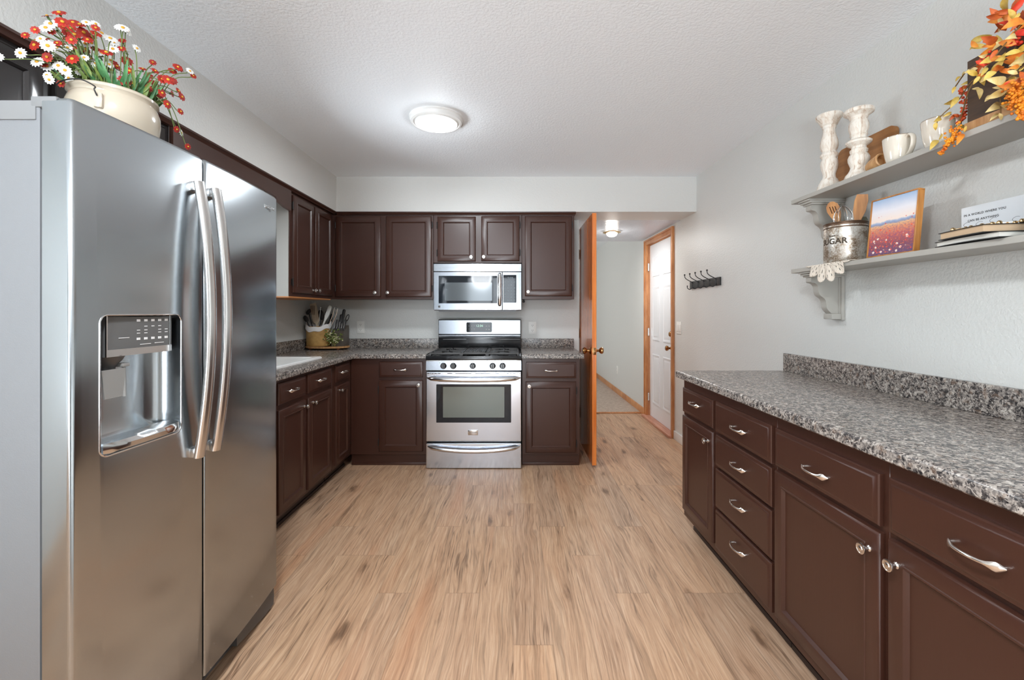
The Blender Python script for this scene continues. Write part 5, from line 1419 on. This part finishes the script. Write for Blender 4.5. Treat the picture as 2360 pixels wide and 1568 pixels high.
m.tube([cs+Vector((-.010, 0, -.028)), PX(794, 749, 4.05)], .0045, 8); tag(m.build('kitchen_scissors', M_blackmat), 'black-handled scissors at the right end of the knife block', 'scissors')
# sprig of small white and green blossom in front
sp = thing('blossom_sprig', 'small sprig of cream blossoms and green leaves in front of the knife block', 'flowers', (-1.665, 3.935, zt2)); off = tuple(sp.location)
g = MB(); rs2 = random.Random(5); gl_ = MB(); gf = MB()
for i in range(150):
    px = rs2.gauss(766, 9); py = rs2.gauss(780, 8)
    if not (742 < px < 790 and 760 < py < 799): continue
    y = rs2.uniform(3.915, 3.96); p_ = PX(px, py, y)
    if i % 3 == 0: gf.sphere(p_, rs2.uniform(.004, .007), 7, 5)
    else: leaf_geo(gl_, p_, p_+Vector((rs2.uniform(-.02, .02), rs2.uniform(-.008, .008), rs2.uniform(-.01, .02))), (0, -1, .3), .012)
gf.build('blossom_heads', plain('cream_blossom', srgb(226, 220, 178), .7), sp, off, kind='stuff'); gl_.build('leaves', plain('sprig_green', srgb(104, 118, 52), .6), sp, off, fix=False, kind='stuff')
g = MB(); 
for i in range(7): g.tube([PX(772, 799, 3.93), PX(752+i*5, 775-(i % 3)*4, 3.94)], .0013, 5)
g.build('stems', plain('sprig_stem', srgb(120, 110, 60), .7), sp, off, kind='stuff')

g = MB(); hk = Vector(((1207-CXP)/FPX*3.90, 3.90, 1.371)); g.cyl((0, 0, 0), (0, 0, -.012), .006, 12); g.sphere((0, 0, -.020), .012, 12, 8, (1, 1, .8))
o = g.build('cabinet_bumper', M_rubber); o.location = hk; tag(o, 'small black knob under the wall cabinet beside the microwave', 'knob')
# ---------------------------------------------------------------- crock of daisies on the refrigerator
fz = FZ1-.0075
PC = Vector((-1.210, 1.330, fz)); CS = .94
po = thing('flower_crock', 'cream stoneware crock of red and white artificial daisies on the refrigerator', 'flower arrangement', tuple(PC)); off = tuple(PC)
g = MB()
g.lathe([(.001, 0), (.090, 0), (.098, .004), (.104, .020), (.112, .060), (.117, .100), (.116, .128), (.110, .146), (.106, .152), (.108, .158), (.113, .163), (.113, .170), (.108, .174), (.100, .172), (.099, .14), (.001, .12)], 56, Matrix.Translation(PC) @ Matrix.Diagonal((CS, CS, .98, 1)), cap=False); g.build('crock', M_cream, po, off)
va2 = math.atan2(-PC.y, -PC.x)
la = va2-.30
lug = PC+Vector((math.cos(la)*.110, math.sin(la)*.110, .126))
g = MB(); tx = Vector((-math.sin(la), math.cos(la), 0)); g.box(-.010, .010, -.008, .010, -.036, .006, Matrix(((tx.x, math.cos(la), 0, lug.x), (tx.y, math.sin(la), 0, lug.y), (0, 0, 1, lug.z), (0, 0, 0, 1))), bev=.005); g.build('lug', M_cream, po, off)
g = MB(); o1 = Vector((math.cos(la), math.sin(la), 0))
w0 = lug+o1*.012+Vector((0, 0, -.006)); 
g.tube(curve_pts([w0, w0+o1*.006+Vector((0, 0, .014))-tx*.004, w0+Vector((0, 0, .026))+tx*.006*-1, PC+Vector((math.cos(la-.35)*.124, math.sin(la-.35)*.124, .160)), PC+Vector((math.cos(la-.9)*.126, math.sin(la-.9)*.126, .152)), PC+Vector((math.cos(la-1.5)*.126, math.sin(la-1.5)*.126, .120))], 40), .0018, 7); g.build('wire_bail', M_blackmat, po, off)
def daisy(col, n, r, wp):
    m = MB()
    for k in range(n):
        a = 2*math.pi*k/n; u = Vector((math.cos(a), math.sin(a), .22)).normalized(); s_ = Vector((-math.sin(a), math.cos(a), 0))
        rows = []
        for i in range(5):
            t_ = i/4; w_ = wp*(.45+.9*math.sin(math.pi*min(1, .25+t_*.70)))*.5*(1 if i < 4 else .45)
            c_ = u*(r*(.15+.85*t_))+Vector((0, 0, -.25*r*t_*t_))
            rows.append([c_-s_*w_, c_+Vector((0, 0, -.0008)), c_+s_*w_])
        m.sheet(rows)
    m.mi = 1; m.sphere((0, 0, .0015), r*.26, 10, 6, (1, 1, .6)); m.mi = 2; m.lathe([(.001, -.010), (.003, -.008), (r*.20, -.001)], 8, cap=False)
    o_ = m.build('daisy_head', [col, plain('daisy_centre', srgb(206, 150, 40), .7), plain('daisy_green', srgb(84, 110, 56), .6)], None, fix=False)
    me_ = o_.data; bpy.data.objects.remove(o_); return me_
M_red = leafmat('daisy_red', srgb(128, 20, 15), srgb(184, 46, 30)); M_wh = leafmat('daisy_white', srgb(204, 204, 200), srgb(228, 228, 226))
ME_R = [daisy(M_red, 9, .0140, .0070), daisy(M_red, 10, .0172, .0084), daisy(M_red, 9, .0115, .0052)]
ME_W = [daisy(M_wh, 13, .0180, .0056), daisy(M_wh, 12, .0155, .0052), daisy(M_wh, 11, .0125, .0048)]
RED = [(445,95,1),(355,120,0),(265,225,2),(190,265,2),(340,295,0),(260,340,1),(470,165,1),(550,170,1),(600,185,1),(510,235,1),(560,260,1),(630,245,1),(590,290,0),(640,370,0),(720,210,2),(920,305,2),(915,365,2),(800,395,1),(545,445,1),(355,430,0),(330,480,2),(840,480,1),(955,460,1),(975,535,0),(935,610,1),(1150,470,2),(1120,570,0),(1300,535,0),(1340,510,1),(1265,600,1),(1300,610,0),(1455,570,2),(1370,730,0),(1345,685,2),(1105,650,0),(1190,705,1),(1220,700,0),(1260,785,0),(1360,840,2),(1180,885,2),(1415,1105,2),(1330,975,2),(720,370,0),(440,560,2),(660,300,0),(480,200,0),(880,500,0),(460,630,2),(270,310,0)]
WHT = [(380,180,0),(345,210,0),(420,210,1),(765,250,0),(650,170,2),(925,210,0),(960,235,1),(900,205,1),(360,345,0),(430,360,1),(560,380,0),(600,375,1),(830,290,0),(860,320,1),(850,370,1),(155,400,1),(280,465,0),(440,495,1),(490,530,1),(625,470,0),(520,590,1),(595,525,2),(720,480,2),(790,535,0),(840,530,1),(1040,655,0),(985,640,2),(1430,535,2),(690,330,1),(640,330,1),(510,360,2),(1365,1000,2)]
rs3 = random.Random(3)
for k in range(26):
    RED.append((rs3.gauss(560, 130), rs3.gauss(330, 90), rs3.choice((0, 2)))) if k % 2 else RED.append((rs3.gauss(1130, 110), rs3.gauss(650, 60), rs3.choice((0, 2))))
for k in range(20): WHT.append((rs3.gauss(600, 170), rs3.gauss(440, 90), rs3.choice((1, 2))))
neck = PC+Vector((0, 0, .165)); stems = MB(); xd = MB(); nd = 0
camp = Vector((0, 0, CAMZ)); nst = 0
for lst, MEs in ((RED, ME_R), (WHT, ME_W)):
    for (a, b, s_) in lst:
        px, py = a/3.267, b/3.267
        y = 1.17+.30*(px-45)/405+rs3.uniform(-.05, .05)
        p_ = PX(px, py, y)
        if p_.x < -1.535: 
            y *= 1.53/(-p_.x); p_ = PX(px, py, y)
        if p_.x > -1.02 and py > 200: pass
        d = (camp-p_).normalized()*.75+(p_-neck).normalized()*.55+Vector((rs3.uniform(-.35, .35), rs3.uniform(-.35, .35), rs3.uniform(0, .5)))
        qd = Vector((0, 0, 1)).rotation_difference(d.normalized()); nd += 1
        if not isinstance(a, float) or nd % 3 == 0:
            o_ = bpy.data.objects.new('daisy_head', MEs[s_]); COL.objects.link(o_); o_.parent = po; o_.location = p_-PC; o_.rotation_euler = qd.to_euler()
        else:
            Md = Matrix.Translation(p_) @ qd.to_matrix().to_4x4(); me_ = MEs[s_]
            vs_ = [xd.bm.verts.new(Md @ v.co) for v in me_.vertices]
            for pg in me_.polygons:
                f = xd.bm.faces.new([vs_[i_] for i_ in pg.vertices]); f.smooth = True; f.material_index = 3 if (pg.material_index == 0 and MEs is ME_W) else pg.material_index
        ang = math.atan2(p_.y-PC.y, p_.x-PC.x); rr0 = rs3.uniform(.01, .085)
        st0 = PC+Vector((math.cos(ang)*rr0, math.sin(ang)*rr0, .13)); md = (st0+p_)/2+Vector((0, 0, .05)) if p_.z > neck.z else (st0+p_)/2+Vector((0, 0, .10))
        stems.tube(curve_pts([st0, md, p_-d.normalized()*.008], 12), .0014, 5)
xd.build('daisy_heads', [M_red, ME_R[0].materials[1], ME_R[0].materials[2], M_wh], po, off, fix=False, kind='stuff')
stems.build('stems', plain('flower_stem', srgb(96, 112, 58), .6), po, off, kind='stuff')
G1 = leafmat('leaf_green', srgb(40, 92, 50), srgb(86, 140, 86)); G2 = leafmat('leaf_olive', srgb(66, 92, 36), srgb(120, 138, 60))
lm = MB(); lm2 = MB()
for i in range(130):
    a = rs3.uniform(0, 2*math.pi); r0 = rs3.uniform(.02, .095); b_ = PC+Vector((math.cos(a)*r0, math.sin(a)*r0, .15+rs3.random()*.05))
    L = rs3.uniform(.035, .085)+(.04 if math.cos(a-2.6) > .4 else 0); d = Vector((math.cos(a)*rs3.uniform(.3, 1.3)-.15, math.sin(a)*rs3.uniform(.3, 1.3), 1)).normalized()
    t_ = b_+d*L
    if t_.x < -1.52: continue
    leaf_geo(lm if i % 2 else lm2, b_, t_, (camp-b_), rs3.uniform(.005, .011), rs3.uniform(-.1, .2))
lm.build('leaves', G1, po, off, kind='stuff', fix=False); lm2.build('leaves', G2, po, off, kind='stuff', fix=False)
